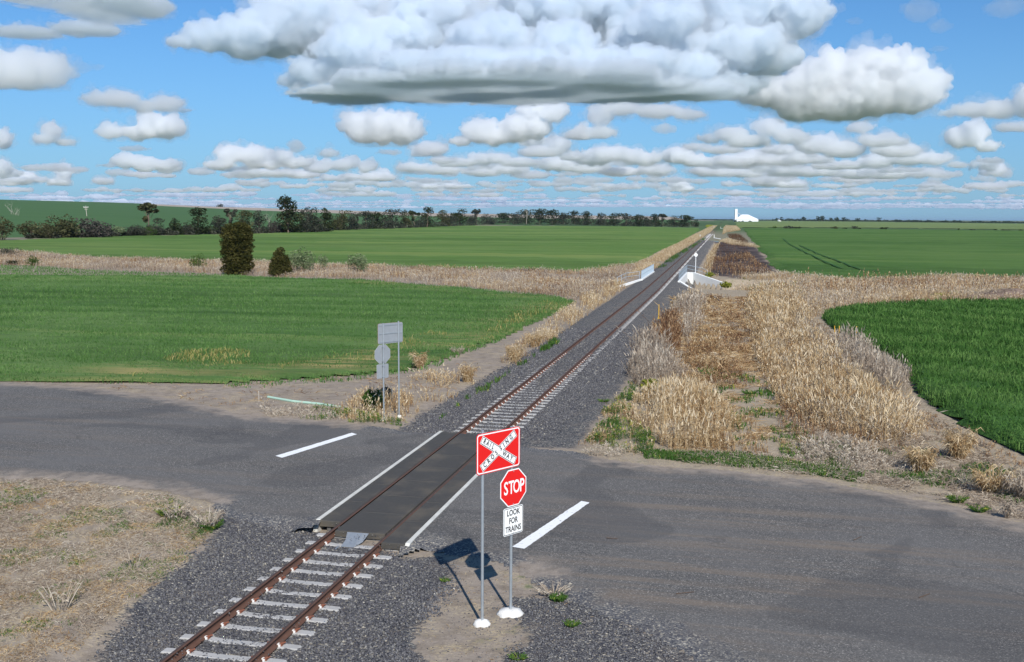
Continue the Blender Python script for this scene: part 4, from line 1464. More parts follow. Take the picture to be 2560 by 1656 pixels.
# small far culverts: head wall and wings each side
for vv, s_, lab in ((445, 2.0, "small pale culvert with short walls and posts beyond the railed bridge"), (920, 4.0, "tiny pale culvert near the far end of the visible railway")):
    o = thing("small_culvert", lab, "culvert", (*track(0, vv), 0), -AZT)
    for sg in (-1, 1):
        wall("head_wall", [(sg * 3.0, -s_, -.25, -1.8), (sg * 3.0, s_, -.25, -1.8)], .4, o)
        wall("wing_wall", [(sg * 3.1, -s_, -.2, -1.8), (sg * 5.6, -s_ - 3, -.6, -1.8)], .8, o)
        m = MB()
        for q in (-s_, s_):
            m.tube((sg * 3.0, q, -.3), (sg * 3.0, q, 1.1), .07, .07, 6)
        m.build("marker_post", M_CONC, o)

# ------------------------------------------------------------------ small posts
M_YEL = simple("yellow_plastic", (0.62, 0.36, 0.04), 0.6, 0.3, 0.1, 3.0)


def post(name, x, y, h, r, mat, label, cat, lean=(0, 0), disc=None, group=None, n=8):
    p = at(x, y)
    t = thing(name, label, cat, tuple(p), 0, group)
    m = MB()
    m.tube((0, 0, -.2), (lean[0], lean[1], h), r, r * .8, n)
    m.build("stake", mat, t)
    if disc:
        m = MB()
        m.tube((lean[0], lean[1] - r - .02, h - disc), (lean[0], lean[1] - r, h - disc), disc, disc, 20)
        m.build("round_disc", M_WHITE, t)
    else:
        m = MB()
        m.tube((lean[0], lean[1], h), (lean[0], lean[1], h + .04), r * 1.2, r * 1.0, n)
        m.build("cap", mat, t)
    return t


post("marker_post", 1617, 638, 3.2, .055, M_WHITE, "thin white post topped by a round white disc beside the culvert bridge", "marker post", disc=.26)
post("marker_stake", 1531.5, 742, 1.15, .045, M_YEL, "yellow stake standing at the edge of the ballast among tall grass", "stake")
post("marker_stake", 1943, 798, 1.15, .035, M_YEL, "left pair of yellow stakes before the right-hand wheat field, leaning left one", "stake", (-.12, 0))
post("marker_stake", 1947.5, 798, 1.15, .035, M_YEL, "left pair of yellow stakes before the right-hand wheat field, upright right one", "stake", (.08, 0))
post("marker_stake", 1990, 801, 1.2, .035, M_YEL, "single yellow stake in grey grass right of the leaning yellow pair", "stake")
post("survey_peg", 602, 934, .42, .018, M_DEADWOOD, "small pale wooden peg in bare dirt left of the fallen green strip", "peg")
# fallen strip of green tape
m = MB()
pa = [at(623, 926, 0)[:2], at(680, 936)[:2], at(740, 942)[:2], at(793, 950)[:2]]
for a, b in zip(pa[:-1], pa[1:]):
    za, zb = float(G(*a)) + .05, float(G(*b)) + .05
    m.tube((a[0], a[1], za), (b[0], b[1], zb), .055, .055, 8)
m.build("green_pipe", simple("green_plastic", (0.36, 0.52, 0.42), 0.6, 0.3, 0.1), label="faded green plastic pipe lying on the dirt left of the grey-backed sign", cat="pipe")
m = MB()
a, b = at(1575 / 1.0, 0 + 699)[:2], at(0, 0 + 700)[:2] if False else (0, 0)
# fallen pale stick near the culvert
p0, p1 = at((1500 + 1575 / 5.669) / VS, (600 + 800 / 5.669) / VS), at((1500 + 1690 / 5.669) / VS, (600 + 872 / 5.669) / VS)
m = MB()
m.tube((p0[0], p0[1], p0[2] + .15), (p1[0], p1[1], p1[2] + .15), .06, .05, 8)
m.tube((p0[0] * .35 + p1[0] * .65, p0[1] * .35 + p1[1] * .65, p0[2] + .15), (p1[0] + .3, p1[1] + .9, p1[2] + .3), .03, .02, 6)
m.build("fallen_branch", M_DEADWOOD, label="pale fallen branch on open ground below the culvert wing wall", cat="branch")
# black pipe culvert mouth hidden in weeds by the far sign
pc = at(868, 946)
t = thing("drain_pipe", "dark open mouth of a drain pipe in weeds behind the grey-backed sign", "drain pipe", tuple(pc), math.radians(-8))
m = MB()
n = 20
ro, ri = .30, .25
vv, ff = [], []
for y_, r in ((0, ro), (0, ri), (2.0, ri), (2.0, ro)):
    for i in range(n):
        a = 2 * math.pi * i / n
        vv.append((r * math.cos(a), y_, .22 + r * math.sin(a)))
for k_ in range(3):
    ff += [(k_ * n + i, k_ * n + (i + 1) % n, (k_ + 1) * n + (i + 1) % n, (k_ + 1) * n + i) for i in range(n)]
m.add(vv, ff)
m.build("pipe_wall", simple("black_pipe", (0.02, 0.02, 0.02), 0.6), t)

# ------------------------------------------------------------------ power pole on the hill side
pp = at(205, 530)
t = thing("power_pole", "leaning pale power pole with crossarms rising behind the scrub at the left", "power pole", tuple(pp), 0)
px = KX * float(np.linalg.norm(pp[:2]))
m = MB()
m.tube((0, 0, -1), (-3.5 * px, 0, 47 * px), .26, .2, 8)
m.build("pole", M_DEADWOOD, t)
m = MB()
m.box(-8.5 * px, 2.0 * px, -.1, .1, 42.5 * px, 43.6 * px)
m.box(-6.5 * px, 0.6 * px, -.1, .1, 39.0 * px, 39.8 * px)
m.build("crossarm", M_DEADWOOD, t)
m = MB()
for q in (-8, -5.5, -1, 1.5):
    m.tube((q * px, 0, 43.6 * px), (q * px, 0, 45.2 * px), .18, .14, 6)
m.build("insulator", M_WHITE, t)

# ------------------------------------------------------------------ grain silo and shed far down the line
M_WSTEEL = simple("white_sheet_steel", (0.76, 0.77, 0.78), 0.6, 0.3, 0.02, 0.05)
D0 = 3700.0


def farpt(x, y=None, d=D0):
    r = ray(x, 515)
    return np.array([r[0], r[1]]) / math.hypot(r[0], r[1]) * d


pxm = KX * D0
p = farpt(1711)
t = thing("grain_elevator", "tall white grain elevator tower on the horizon beside the railway", "grain elevator", (p[0], p[1], -1), 0)
m = MB()
m.box(-3.0 * pxm, 3.0 * pxm, -5, 5, 0, 26 * pxm)
m.build("tower", M_WSTEEL, t)
m = MB()
m.box(-3.2 * pxm, 2.6 * pxm, -5.2, 5.2, 26 * pxm + .01, 28.2 * pxm)
m.build("head_house", M_WSTEEL, t)
m = MB()
m.tube((2.6 * pxm, -5.3, 16 * pxm), (2.6 * pxm, -5.3, 25 * pxm), .5, .5, 6)
m.tube((3.1 * pxm, 0, 20 * pxm), (12 * pxm, 10, 15 * pxm), 1.0, 1.0, 6)
m.build("conveyor", simple("grey_conveyor", (0.5, 0.5, 0.5), .7), t)
p = farpt(1734, d=D0 + 20)
t = thing("grain_shed", "wide white grain shed with hipped roof at the foot of the elevator tower", "shed", (p[0], p[1], -1), 0)
m = MB()
hx, hy = 24.5 * pxm, 26
m.box(-hx, hx, -hy, hy, 0, 5.0 * pxm)
m.build("shed_wall", M_WSTEEL, t)
m = MB()
e = 5.05 * pxm
m.add([(-hx - 1, -hy - 1, e), (hx + 1, -hy - 1, e), (hx + 1, hy + 1, e), (-hx - 1, hy + 1, e), (-9.5 * pxm, 0, 15.8 * pxm), (4.8 * pxm, 0, 15.8 * pxm)],
      [(0, 1, 5, 4), (1, 2, 5), (2, 3, 4, 5), (3, 0, 4), (3, 2, 1, 0)])
m.build("hip_roof", M_WSTEEL, t)
m = MB()
m.box(-6 * pxm, -2 * pxm, -hy * .62, -hy * .56, 9.0 * pxm, 10.4 * pxm)
m.build("roof_vent", simple("grey_vent", (0.45, 0.45, 0.45), .7), t)
p = farpt(1812, d=4300)
t = thing("white_shed", "small white shed among trees on the far right horizon", "shed", (p[0], p[1], -1), 0)
m = MB()
q = KX * 4300
m.box(-3 * q, 3 * q, -8, 8, 0, 2.2 * q)
m.build("shed_wall", M_WSTEEL, t)
m = MB()
m.prism([(-3.3 * q, 2.22 * q), (3.3 * q, 2.22 * q), (-1.5 * q, 4.2 * q)], -9, 9)
m.build("roof", M_WSTEEL, t)

# ------------------------------------------------------------------ leaves and blades
def strips(P0, P1, P2, w, tint, name, mat, parent=None, tipw=0.15, **k):
    """bent blades: root, middle and tip points with a width; three triangles each"""
    n = len(P0)
    d = P2 - P0
    rnd = RNG.normal(size=(n, 3))
    rnd[:, 2] *= 0.3
    side = np.cross(d, rnd)
    side /= np.linalg.norm(side, axis=1)[:, None] + 1e-9
    w = np.asarray(w).reshape(-1, 1) * side * 0.5
    V = np.stack([P0 - w * .7, P0 + w * .7, P1 - w, P1 + w, P2], 1).reshape(-1, 3)
    F = np.array([[0, 1, 3], [0, 3, 2], [2, 3, 4]])
    F = (F[None] + (np.arange(n) * 5)[:, None, None]).reshape(-1, 3)
    me = raw_mesh(name, V, F, mat)
    float_attr(me, 'tint', np.repeat(np.clip(tint, 0, 1), 5))
    return link(name, me, parent, **k)


def leaf_cards(P, size, tint, name, mat, parent=None, flatk=0.5, **k):
    """four-cornered leaf clumps turned every way"""
    n = len(P)
    a = RNG.normal(size=(n, 3))
    a[:, 2] *= flatk
    a /= np.linalg.norm(a, axis=1)[:, None]
    b = np.cross(a, RNG.normal(size=(n, 3)))
    b /= np.linalg.norm(b, axis=1)[:, None]
    s = np.asarray(size).reshape(-1, 1)
    V = np.stack([P - a * s * .6, P + b * s * .33, P + a * s * .6, P - b * s * .33], 1).reshape(-1, 3)
    F = (np.array([[0, 1, 2, 3]])[None] + (np.arange(n) * 4)[:, None, None]).reshape(-1, 4)
    me = raw_mesh(name, V, F, mat)
    float_attr(me, 'tint', np.repeat(np.clip(tint, 0, 1), 4))
    return link(name, me, parent, **k)


def ball(n, c, r, shell=0.55):
    d = RNG.normal(size=(n, 3))
    d /= np.linalg.norm(d, axis=1)[:, None]
    rad = RNG.uniform(shell, 1.0, n) ** 0.6
    return c + d * rad[:, None] * np.asarray(r)


def limb_mb(m, p0, p1, r0, r1, kinks=2, wig=.08):
    pts = [Vector(p0)]
    L = (Vector(p1) - Vector(p0)).length
    for i in range(1, kinks + 1):
        q = Vector(p0).lerp(Vector(p1), i / (kinks + 1)) + Vector(RNG.normal(0, wig * L, 3) * np.array([1, 1, .4]))
        pts.append(q)
    pts.append(Vector(p1))
    for i in range(len(pts) - 1):
        a, b = i / (len(pts) - 1), (i + 1) / (len(pts) - 1)
        m.tube(pts[i], pts[i + 1], r0 + (r1 - r0) * a, r0 + (r1 - r0) * b, 6)


def make_tree(base, h, w, kind, look, name, label, cat, group=None, n=700, leafs=None, bare=False, crown_low=0.25):
    t = thing(name, label, cat, tuple(base), 0, group)
    m = MB()
    tr = max(0.03, h * (.013 if bare else .022))
    if look == 'bush':
        clumps = [(RNG.uniform(-.36, .36) * w, RNG.normal(0, w * .22), h * RNG.uniform(.22, .66), w * RNG.uniform(.20, .30), h * RNG.uniform(.22, .36)) for _ in range(13)]
        clumps.append((RNG.uniform(-.15, .15) * w, 0, h * .74, w * .22, h * .26))
        top = h * .5
    elif look == 'tall':
        clumps = [(RNG.normal(0, w * .20), RNG.normal(0, w * .18), h * RNG.uniform(crown_low, .88), w * RNG.uniform(.22, .34), h * RNG.uniform(.10, .17)) for _ in range(20)]
        clumps.append((0, 0, h * .88, w * .2, h * .11))
        top = h * .85
    elif look == 'umbrella':
        clumps = [(RNG.uniform(-.38, .42) * w, RNG.normal(0, w * .2), h * RNG.uniform(.72, .93), w * RNG.uniform(.15, .24), h * RNG.uniform(.05, .09)) for _ in range(9)]
        clumps += [(RNG.uniform(-.2, .15) * w, 0, h * RNG.uniform(.4, .6), w * .13, h * .07) for _ in range(3)]
        top = h * .85
    elif look == 'cone':
        clumps = []
        for z in np.linspace(.12, .92, 12):
            rw = w * .46 * (1.04 - z) ** .62
            for _ in range(7 if z < .7 else 4):
                a = RNG.uniform(0, 6.28)
                clumps.append((math.cos(a) * rw * .55, math.sin(a) * rw * .55, h * z, rw * .75 + w * .05, h * .09))
        top = h * .9
    elif look == 'column':
        clumps = []
        for z in np.linspace(.05, .92, 17):
            rw = w * .42 * (1 - max(0, (z - .75) / .25) ** 2 * .45) * (0.88 + .12 * min(1, z * 5))
            for j in range(7):
                a = j * 6.28 / 7 + RNG.uniform(-.35, .35)
                q = rw * RNG.uniform(.50, .72)
                clumps.append((math.cos(a) * q, math.sin(a) * q, h * z + RNG.uniform(-.025, .025) * h, rw * RNG.uniform(.36, .50), h * .065))
        top = h * .9
    if bare:
        limb_mb(m, (0, 0, -.3), (RNG.normal(0, .05) * h, 0, h * .6), tr * .8, tr * .45, 2, .03)
        for _ in range(9):
            z0 = h * RNG.uniform(.25, .6)
            a = RNG.uniform(0, 6.28)
            q = RNG.uniform(.25, .5) * w
            e = (math.cos(a) * q, math.sin(a) * q, min(h, z0 + h * RNG.uniform(.2, .42)))
            limb_mb(m, (0, 0, z0), e, tr * .35, tr * .12, 2, .1)
            for _ in range(2):
                limb_mb(m, e, (e[0] + RNG.normal(0, .15) * w, e[1], min(h, e[2] + h * RNG.uniform(.03, .15))), tr * .12, tr * .06, 1, .1)
        m.build("trunk", M_DEADWOOD, t)
        return t
    limb_mb(m, (0, 0, -.3), (clumps[0][0] * .3, clumps[0][1] * .3, top), tr, tr * .4, 3, .025)
    for c in clumps[:10]:
        z0 = min(c[2] * .6, top * .9)
        limb_mb(m, (0, 0, z0), (c[0], c[1], c[2]), tr * .4, tr * .12, 2, .06)
    m.build("trunk", M_BARK, t)
    wts = np.array([c[3] * c[3] * c[4] for c in clumps]) ** .66
    wts /= wts.sum()
    P, TT = [], []
    for c, q in zip(clumps, wts):
        k = max(8, int(n * q))
        pts = ball(k, np.array(c[:3]), (c[3], c[3], c[4]))
        P.append(pts)
        TT.append(np.clip(RNG.normal(RNG.uniform(.25, .6), .16, k), 0, 1))
    P, TT = np.concatenate(P), np.concatenate(TT)
    P[:, 2] = np.maximum(P[:, 2], .05)
    ls = leafs or max(0.16, math.sqrt(w * h / n) * 2.6)
    leaf_cards(P, ls * RNG.uniform(.6, 1.4, len(P)), TT, "crown", ML[kind], t)
    return t


def px_tree(cx, top, base, wd, kind, look, name, label, cat, group=None, n=700, bare=False, crown_low=.25, dist=None, **k):
    """place by picture measurements; dist overrides the ground distance for things on the hill"""
    if dist:
        r = ray(cx, base)
        q = dist / math.hypot(r[0], r[1])
        p = np.array([r[0] * q, r[1] * q, CAM_H + r[2] * q])
    else:
        p = at(cx, base)
    d = math.hypot(p[0], p[1])
    s = d * KX
    return make_tree(p, (base - top) * s * 1.0, wd * s * 1.12, kind, look, name, label, cat, group, n, bare=bare, crown_low=crown_low, **k)


ORD = ["first", "second", "third", "fourth", "fifth", "sixth", "seventh", "eighth", "ninth", "tenth", "eleventh", "twelfth", "thirteenth", "fourteenth", "fifteenth", "sixteenth", "seventeenth",
       "eighteenth", "nineteenth"]
TENS = {20: ("twentieth", "twenty"), 30: ("thirtieth", "thirty"), 40: ("fortieth", "forty"), 50: ("fiftieth", "fifty"), 60: ("sixtieth", "sixty"), 70: ("seventieth", "seventy")}


def ordinal(i):
    if i < 20:
        return ORD[i - 1]
    a, b = TENS[i // 10 * 10]
    return a if i % 10 == 0 else b + "-" + ORD[i % 10 - 1]


# tree line: (x, top, base, width, foliage, form) in units of the fourfold enlarged strips
TL = [(20, 240, 450, 170, 'olive', 'bush'), (300, 285, 432, 250, 'olive', 'bush'), (590, 225, 432, 250, 'olive', 'bush'), (470, 320, 434, 150, 'olive', 'bush'), (880, 255, 428, 340, 'mauve', 'bush'),
      (1100, 325, 416, 150, 'pale', 'bush'), (1260, 308, 412, 200, 'grey', 'bush'), (1395, 320, 408, 110, 'green', 'bush'), (1385, 112, 400, 150, 'olive', 'umbrella'), (1470, 250, 404, 150, 'grey', 'tall'),
      (1630, 250, 402, 130, 'dark', 'cone'), (1720, 292, 400, 170, 'grey', 'bush'), (1845, 158, 398, 190, 'dark', 'tall'), (2030, 222, 392, 140, 'grey', 'tall'), (2150, 163, 392, 90, 'grey', 'umbrella'),
      (2270, 178, 395, 160, 'olive', 'tall'), (2411, 175, 385, 100, 'grey', 'tall'), (2531, 265, 382, 150, 'mauve', 'bush'), (2681, 50, 384, 170, 'dark', 'tall'), (2690, 190, 382, 180, 'olive', 'tall'),
      (2821, 252, 382, 120, 'grey', 'bush'), (2871, 138, 380, 150, 'grey', 'tall'), (2940, 250, 380, 120, 'grey', 'bush'), (3021, 150, 376, 150, 'dark', 'tall'), (3110, 240, 362, 110, 'olive', 'bush'),
      (3181, 172, 360, 130, 'olive', 'tall'), (3281, 190, 356, 120, 'grey', 'tall'), (3401, 178, 350, 130, 'grey', 'tall'), (3501, 183, 347, 130, 'dark', 'tall'), (3651, 158, 345, 175, 'grey', 'tall'),
      (3771, 190, 340, 110, 'olive', 'tall'), (3851, 172, 336, 90, 'dark', 'umbrella'), (3890, 230, 334, 130, 'grey', 'bush'), (3971, 140, 332, 95, 'dark', 'tall'), (4121, 170, 326, 115, 'olive', 'tall'),
      (4200, 215, 322, 120, 'grey', 'bush'), (4281, 150, 320, 145, 'dark', 'tall'), (4390, 215, 316, 110, 'grey', 'bush'), (4431, 165, 312, 80, 'grey', 'umbrella'), (4531, 200, 306, 130, 'grey', 'bush'),
      (4681, 192, 302, 145, 'dark', 'tall'), (4802, 188, 304, 125, 'grey', 'tall'), (4892, 165, 304, 115, 'dark', 'tall'), (5022, 160, 306, 150, 'dark', 'tall'), (5142, 160, 308, 125, 'dark', 'tall'),
      (5242, 190, 308, 125, 'grey', 'tall'), (5342, 172, 310, 110, 'dark', 'tall'), (5452, 180, 312, 115, 'dark', 'tall'), (5582, 192, 314, 120, 'grey', 'tall'), (5712, 195, 318, 140, 'dark', 'tall'),
      (5822, 200, 320, 100, 'grey', 'tall'), (5932, 208, 322, 125, 'dark', 'tall'), (6012, 225, 324, 95, 'grey', 'bush'), (6092, 208, 324, 105, 'dark', 'tall'), (6165, 206, 322, 80, 'grey', 'umbrella'),
      (6270, 222, 326, 90, 'dark', 'tall'), (6372, 218, 328, 125, 'dark', 'tall'), (6472, 262, 328, 50, 'dark', 'tall')]
LOOKS = {'bush': 'low rounded {}', 'tall': 'upright leafy {}', 'umbrella': 'bare-stemmed with flat {} top', 'cone': 'narrow pointed {}'}
HUE = {'olive': 'olive', 'grey': 'grey-green', 'dark': 'dark green', 'mauve': 'greyish brown', 'pale': 'pale green', 'green': 'fresh green'}
order = sorted(range(len(TL)), key=lambda i: TL[i][0])
for rank, i in enumerate(order):
    x, tp, bs, wd, kd, lk = TL[i]
    lab = f"{ordinal(rank + 1)} tree from the left in the far tree line, " + LOOKS[lk].format(HUE[kd])
    px_tree(x / 4, tp / 4 + 446.4, bs / 4 + 446.4, wd / 4, kd, lk, "line_tree", lab, "tree", "trees in the far tree line", n=1500 if lk != 'umbrella' else 700, crown_low=.12)
# thin understorey along the foot of the line, too merged to count
P, Z_ = [], []
xs = np.linspace(250, 6500, 420)
bx = [q[0] for q in sorted(TL)]
bb = [q[2] for q in sorted(TL)]
for x in xs:
    p = at(x / 4, np.interp(x, bx, bb) / 4 + 446.4 + RNG.uniform(-.3, .6))
    s = KX * math.hypot(p[0], p[1])
    k = 60
    hh = s * RNG.uniform(7, 20)
    P.append(ball(k, p + np.array([0, RNG.uniform(0, 12), hh * .4]), (s * 6, s * 6, hh * .55), .2))
P = np.concatenate(P)
leaf_cards(P, RNG.uniform(.5, 1.4, len(P)), RNG.beta(2, 2, len(P)) * .8 + np.repeat(RNG.uniform(-.2, .3, len(xs)), 60), "understorey_scrub", ML['grey'], kind='stuff')

px_tree((1280) / 4 + 0, 480, 522, 1, 'grey', 'bush', "scrub_bush", "x", "bush", n=20) if False else None
for cx, tp, bs, wd, lab in ((30, 474, 530, 26, "tall thin dead tree at the left edge before the green hill"), (41, 489, 531, 16, "shorter crooked dead stem beside the tall dead tree at left"),
                            (627, 492, 540, 26, "white leafless tree standing in the far tree line left of centre")):
    px_tree(cx, tp, bs, wd, 'grey', 'bush', "dead_tree", lab, "dead tree", bare=True)
px_tree(792, 472.5, 486.5, 14, 'grey', 'bush', "dead_tree", "small leafless tree alone on the skyline right of the tallest tree", "dead tree", bare=True, dist=2900)
px_tree(1009, 478, 497, 10, 'grey', 'bush', "dead_tree", "thin bare tree poking above the tree line near the middle", "dead tree", bare=True, dist=600)
px_tree(1224, 477, 520, 20, 'grey', 'bush', "dead_tree", "bare twiggy tree above the dark block of trees at centre", "dead tree", bare=True, dist=560)
px_tree(513, 474.5, 483.5, 14, 'grey', 'bush', "skyline_bush", "single small dark bush on the brown skyline left of centre", "bush", dist=2900, n=200)

# middle distance trees and shrubs in the dry grass band
px_tree(553, 520, 639, 76, 'cypress', 'column', "cypress_tree", "large dark green columnar tree in the dry grass between the left fields", "tree", n=24000, leafs=.22)
px_tree(652, 577, 643, 46, 'cypress', 'cone', "conical_tree", "small pointed dark olive tree right of the large columnar tree", "tree", n=11000, leafs=.17)
px_tree(703, 574, 634, 52, 'pale', 'bush', "pale_shrub", "round pale green shrub beside the small pointed tree", "shrub", n=2600, leafs=.20)
px_tree(750, 592, 629, 24, 'pale', 'bush', "pale_shrub", "little pale shrub in dry grass between two larger pale shrubs", "shrub", n=700, leafs=.16)
px_tree(831, 588, 635, 42, 'pale', 'bush', "pale_shrub", "green shrub in dry grass right of the little pale shrub", "shrub", n=1700, leafs=.19)
px_tree(463, 589, 624, 30, 'green', 'bush', "green_shrub", "low green shrub left of the large columnar tree", "shrub", n=900, leafs=.18)
px_tree(18, 577, 596, 36, 'grey', 'bush', "grey_shrub", "grey shrub in dry grass at the far left edge", "shrub", n=900, leafs=.2)
px_tree(30, 606, 617, 18, 'dark', 'bush', "dark_shrub", "small dark shrub at the left edge of the near wheat field", "shrub", n=500, leafs=.16)
px_tree(74, 596, 618.5, 28, 'green', 'bush', "green_shrub", "rounded bright green shrub on the upper edge of the near left wheat", "shrub", n=900, leafs=.16)
px_tree(1513, 880, 920, 34, 'yellow', 'bush', "yellow_weed", "yellow-green flowering weed among dry grass right of the track", "weed", n=1500, leafs=.09)
px_tree(1650, 632, 646, 22, 'yellow', 'bush', "yellow_weed", "bright yellow weed beside the culvert wing wall", "weed", n=500, leafs=.2)
px_tree(1688, 655, 670, 22, 'yellow', 'bush', "yellow_weed", "yellow-green weed below the tip of the culvert wing wall", "weed", n=500, leafs=.2)
px_tree(866, 905, 952, 44, 'green', 'bush', "green_weed", "leafy green weed growing over the drain pipe behind the grey-backed sign", "weed", n=1500, leafs=.10)
for i, (x, tp, bs, wd, kd) in enumerate([(60, 318, 340, 30, 'green'), (190, 315, 342, 80, 'grey'), (270, 322, 342, 65, 'dark'), (620, 322, 345, 60, 'olive'), (712, 332, 345, 35, 'dark'), (805, 316, 346, 55, 'grey'),
                                       (850, 332, 347, 26, 'dark'), (1050, 331, 348, 24, 'dark'), (1088, 328, 349, 50, 'dark'), (1772, 340, 352, 18, 'dark'), (1900, 346, 354, 50, 'grey'), (2115, 345, 356, 26, 'dark'), (2200, 350, 358, 70, 'grey'), (2350, 350, 360, 30, 'dark')]):
    px_tree(x / 4 + 1785.7, tp / 4 + 446.4, bs / 4 + 446.9, wd / 4, kd, 'bush', "field_bush", f"{ordinal(i + 1)} bush from the left on the boundary of the far right fields", "bush", "bushes on the far right field boundary", n=220)
for i, (x, tp, bs, wd) in enumerate([(2311, 240, 262, 24), (1912.5, 0, 0, 0)][:0]):
    pass
# trees around the silo and on the right horizon
for i, (x, tp, bs, wd) in enumerate([(1709, 512, 517.5, 9), (1719, 513.5, 517.5, 5), (1726, 513, 517.5, 5), (1744, 513, 517.5, 8), (1817, 505.5, 514, 7), (1868, 505, 514.5, 9), (1902, 503.5, 514.5, 8), (1912, 503, 514.5, 12), (1932, 506.5, 515, 7),
                                   (1946, 505.5, 515, 10), (1962, 506.5, 515, 12), (1993, 508, 515.5, 9), (2044, 506.5, 516, 9)]):
    px_tree(x, tp, bs, wd, 'dark', 'tall' if i > 3 else 'bush', "horizon_tree", (f"{ordinal(i + 1)} dark bush from the left at the foot of the grain shed" if i < 4 else f"{ordinal(i - 3)} taller dark tree from the left on the right-hand horizon"), "tree", "trees on the far horizon", n=160, crown_low=.15, dist=3500 if i < 4 else 4000)
# far-off woods that read as one line
for nm, x0, x1, d, h0, h1, nn in (("far_wood", 1795, 2500, 4600, 3.0, 5.5, 9000), ("far_wood", 1600, 1800, 6500, 1.6, 2.4, 2500), ("far_wood", 2080, 2560, 3900, 3.2, 5.0, 6000)):
    xx = RNG.uniform(x0, x1, nn)
    yy = np.interp(xx, [1600, 1800, 2000, 2381, 2560], [511.5, 513.0, 515.2, 519.3, 521.0])
    P = []
    lump = 0.65 + 0.35 * vnoise(xx, xx * 0, 9.0, 3) + .25 * vnoise(xx, xx * 0, 2.5, 4)
    for x, y, l in zip(xx, yy, lump):
        r = ray(x, y)
        q = (d + RNG.uniform(0, 250)) / math.hypot(r[0], r[1])
        P.append((r[0] * q, r[1] * q, CAM_H + r[2] * q + RNG.uniform(-.1, 1) * l * RNG.uniform(h0, h1) * KX * d))
    leaf_cards(np.array(P), RNG.uniform(3, 6, nn), RNG.beta(2, 3, nn), nm, ML['dark'], kind='stuff')

# heap of old earth beyond the right-hand wheat
mc = at(2335, 698)
t = thing("dirt_mound", "low brown heap of earth and old straw behind the right-hand wheat field", "mound", tuple(mc), 0)
gx, gy = np.meshgrid(np.linspace(-6.5, 9, 60), np.linspace(-3, 3, 30))
gz = 1.25 * np.exp(-(gx / 4.5) ** 2 - (gy / 1.5) ** 2) * (1 + .5 * fnoise(gx, gy, 1.2, 77)) + .8 * np.exp(-((gx - 6) / 2.2) ** 2 - (gy / 1.3) ** 2) - .08
me, sel = grid_mesh("earth_heap", gx, gy, gz, simple("mound_earth", (0.17, 0.125, 0.10), 0.95, 0.1, 0.35, 1.5, bump=0.6))
link("earth_heap", me, t)
a_ = RNG.uniform(-5.5, 8, 900)
b_ = RNG.normal(0, .9, 900)
z_ = 1.25 * np.exp(-(a_ / 4.5) ** 2 - (b_ / 1.5) ** 2) + .8 * np.exp(-((a_ - 6) / 2.2) ** 2 - (b_ / 1.3) ** 2) - .05
p_ = np.stack([a_, b_, z_], -1)
q_ = RNG.normal(0, .3, (900, 3)) * np.array([1, 1, .3])
strips(p_, p_ + q_ * .5 + np.array([0, 0, .08]), p_ + q_, np.full(900, .04), RNG.uniform(.1, .9, 900), "old_straw", M_PALE, t)
# ================================================================== grass, reeds and crops
def scatter(poly, dens, dref=35.0, power=1.5, noise=None, ragged=0.4, maxn=400000):
    """points inside an outline, thinner with distance; returns x, y, distance, edge distance"""
    x0, y0 = poly.min(0)
    x1, y1 = poly.max(0)
    x0, x1 = max(x0, -150), min(x1, 260)
    y1 = min(y1, 1300)
    n = int(min(6e6, (x1 - x0) * (y1 - y0) * dens * 1.6))
    x = RNG.uniform(x0, x1, n)
    y = RNG.uniform(y0, y1, n)
    d = np.hypot(x, y)
    dm = (max(math.hypot(max(0, x0), y0), 15) / dref)
    pr = np.minimum(1.0, (d / dref) ** -power) / 1.6
    ang = np.degrees(np.arctan2(x, y))
    k = (RNG.random(n) < pr) & (ang > -33) & (ang < 33)
    x, y, d = x[k], y[k], d[k]
    sd = sdist(x, y, poly) + ragged * fnoise(x, y, 1.6, 17)
    k = sd > 0
    x, y, d, sd = x[k], y[k], d[k], sd[k]
    if noise is not None:
        s, thr, soft, seed = noise
        q = np.clip((fnoise(x, y, s, seed) - thr) / soft + .5, 0, 1)
        k = RNG.random(len(x)) < q
        x, y, d, sd = x[k], y[k], d[k], sd[k]
    return x, y, d, sd


NSTRIP = 0


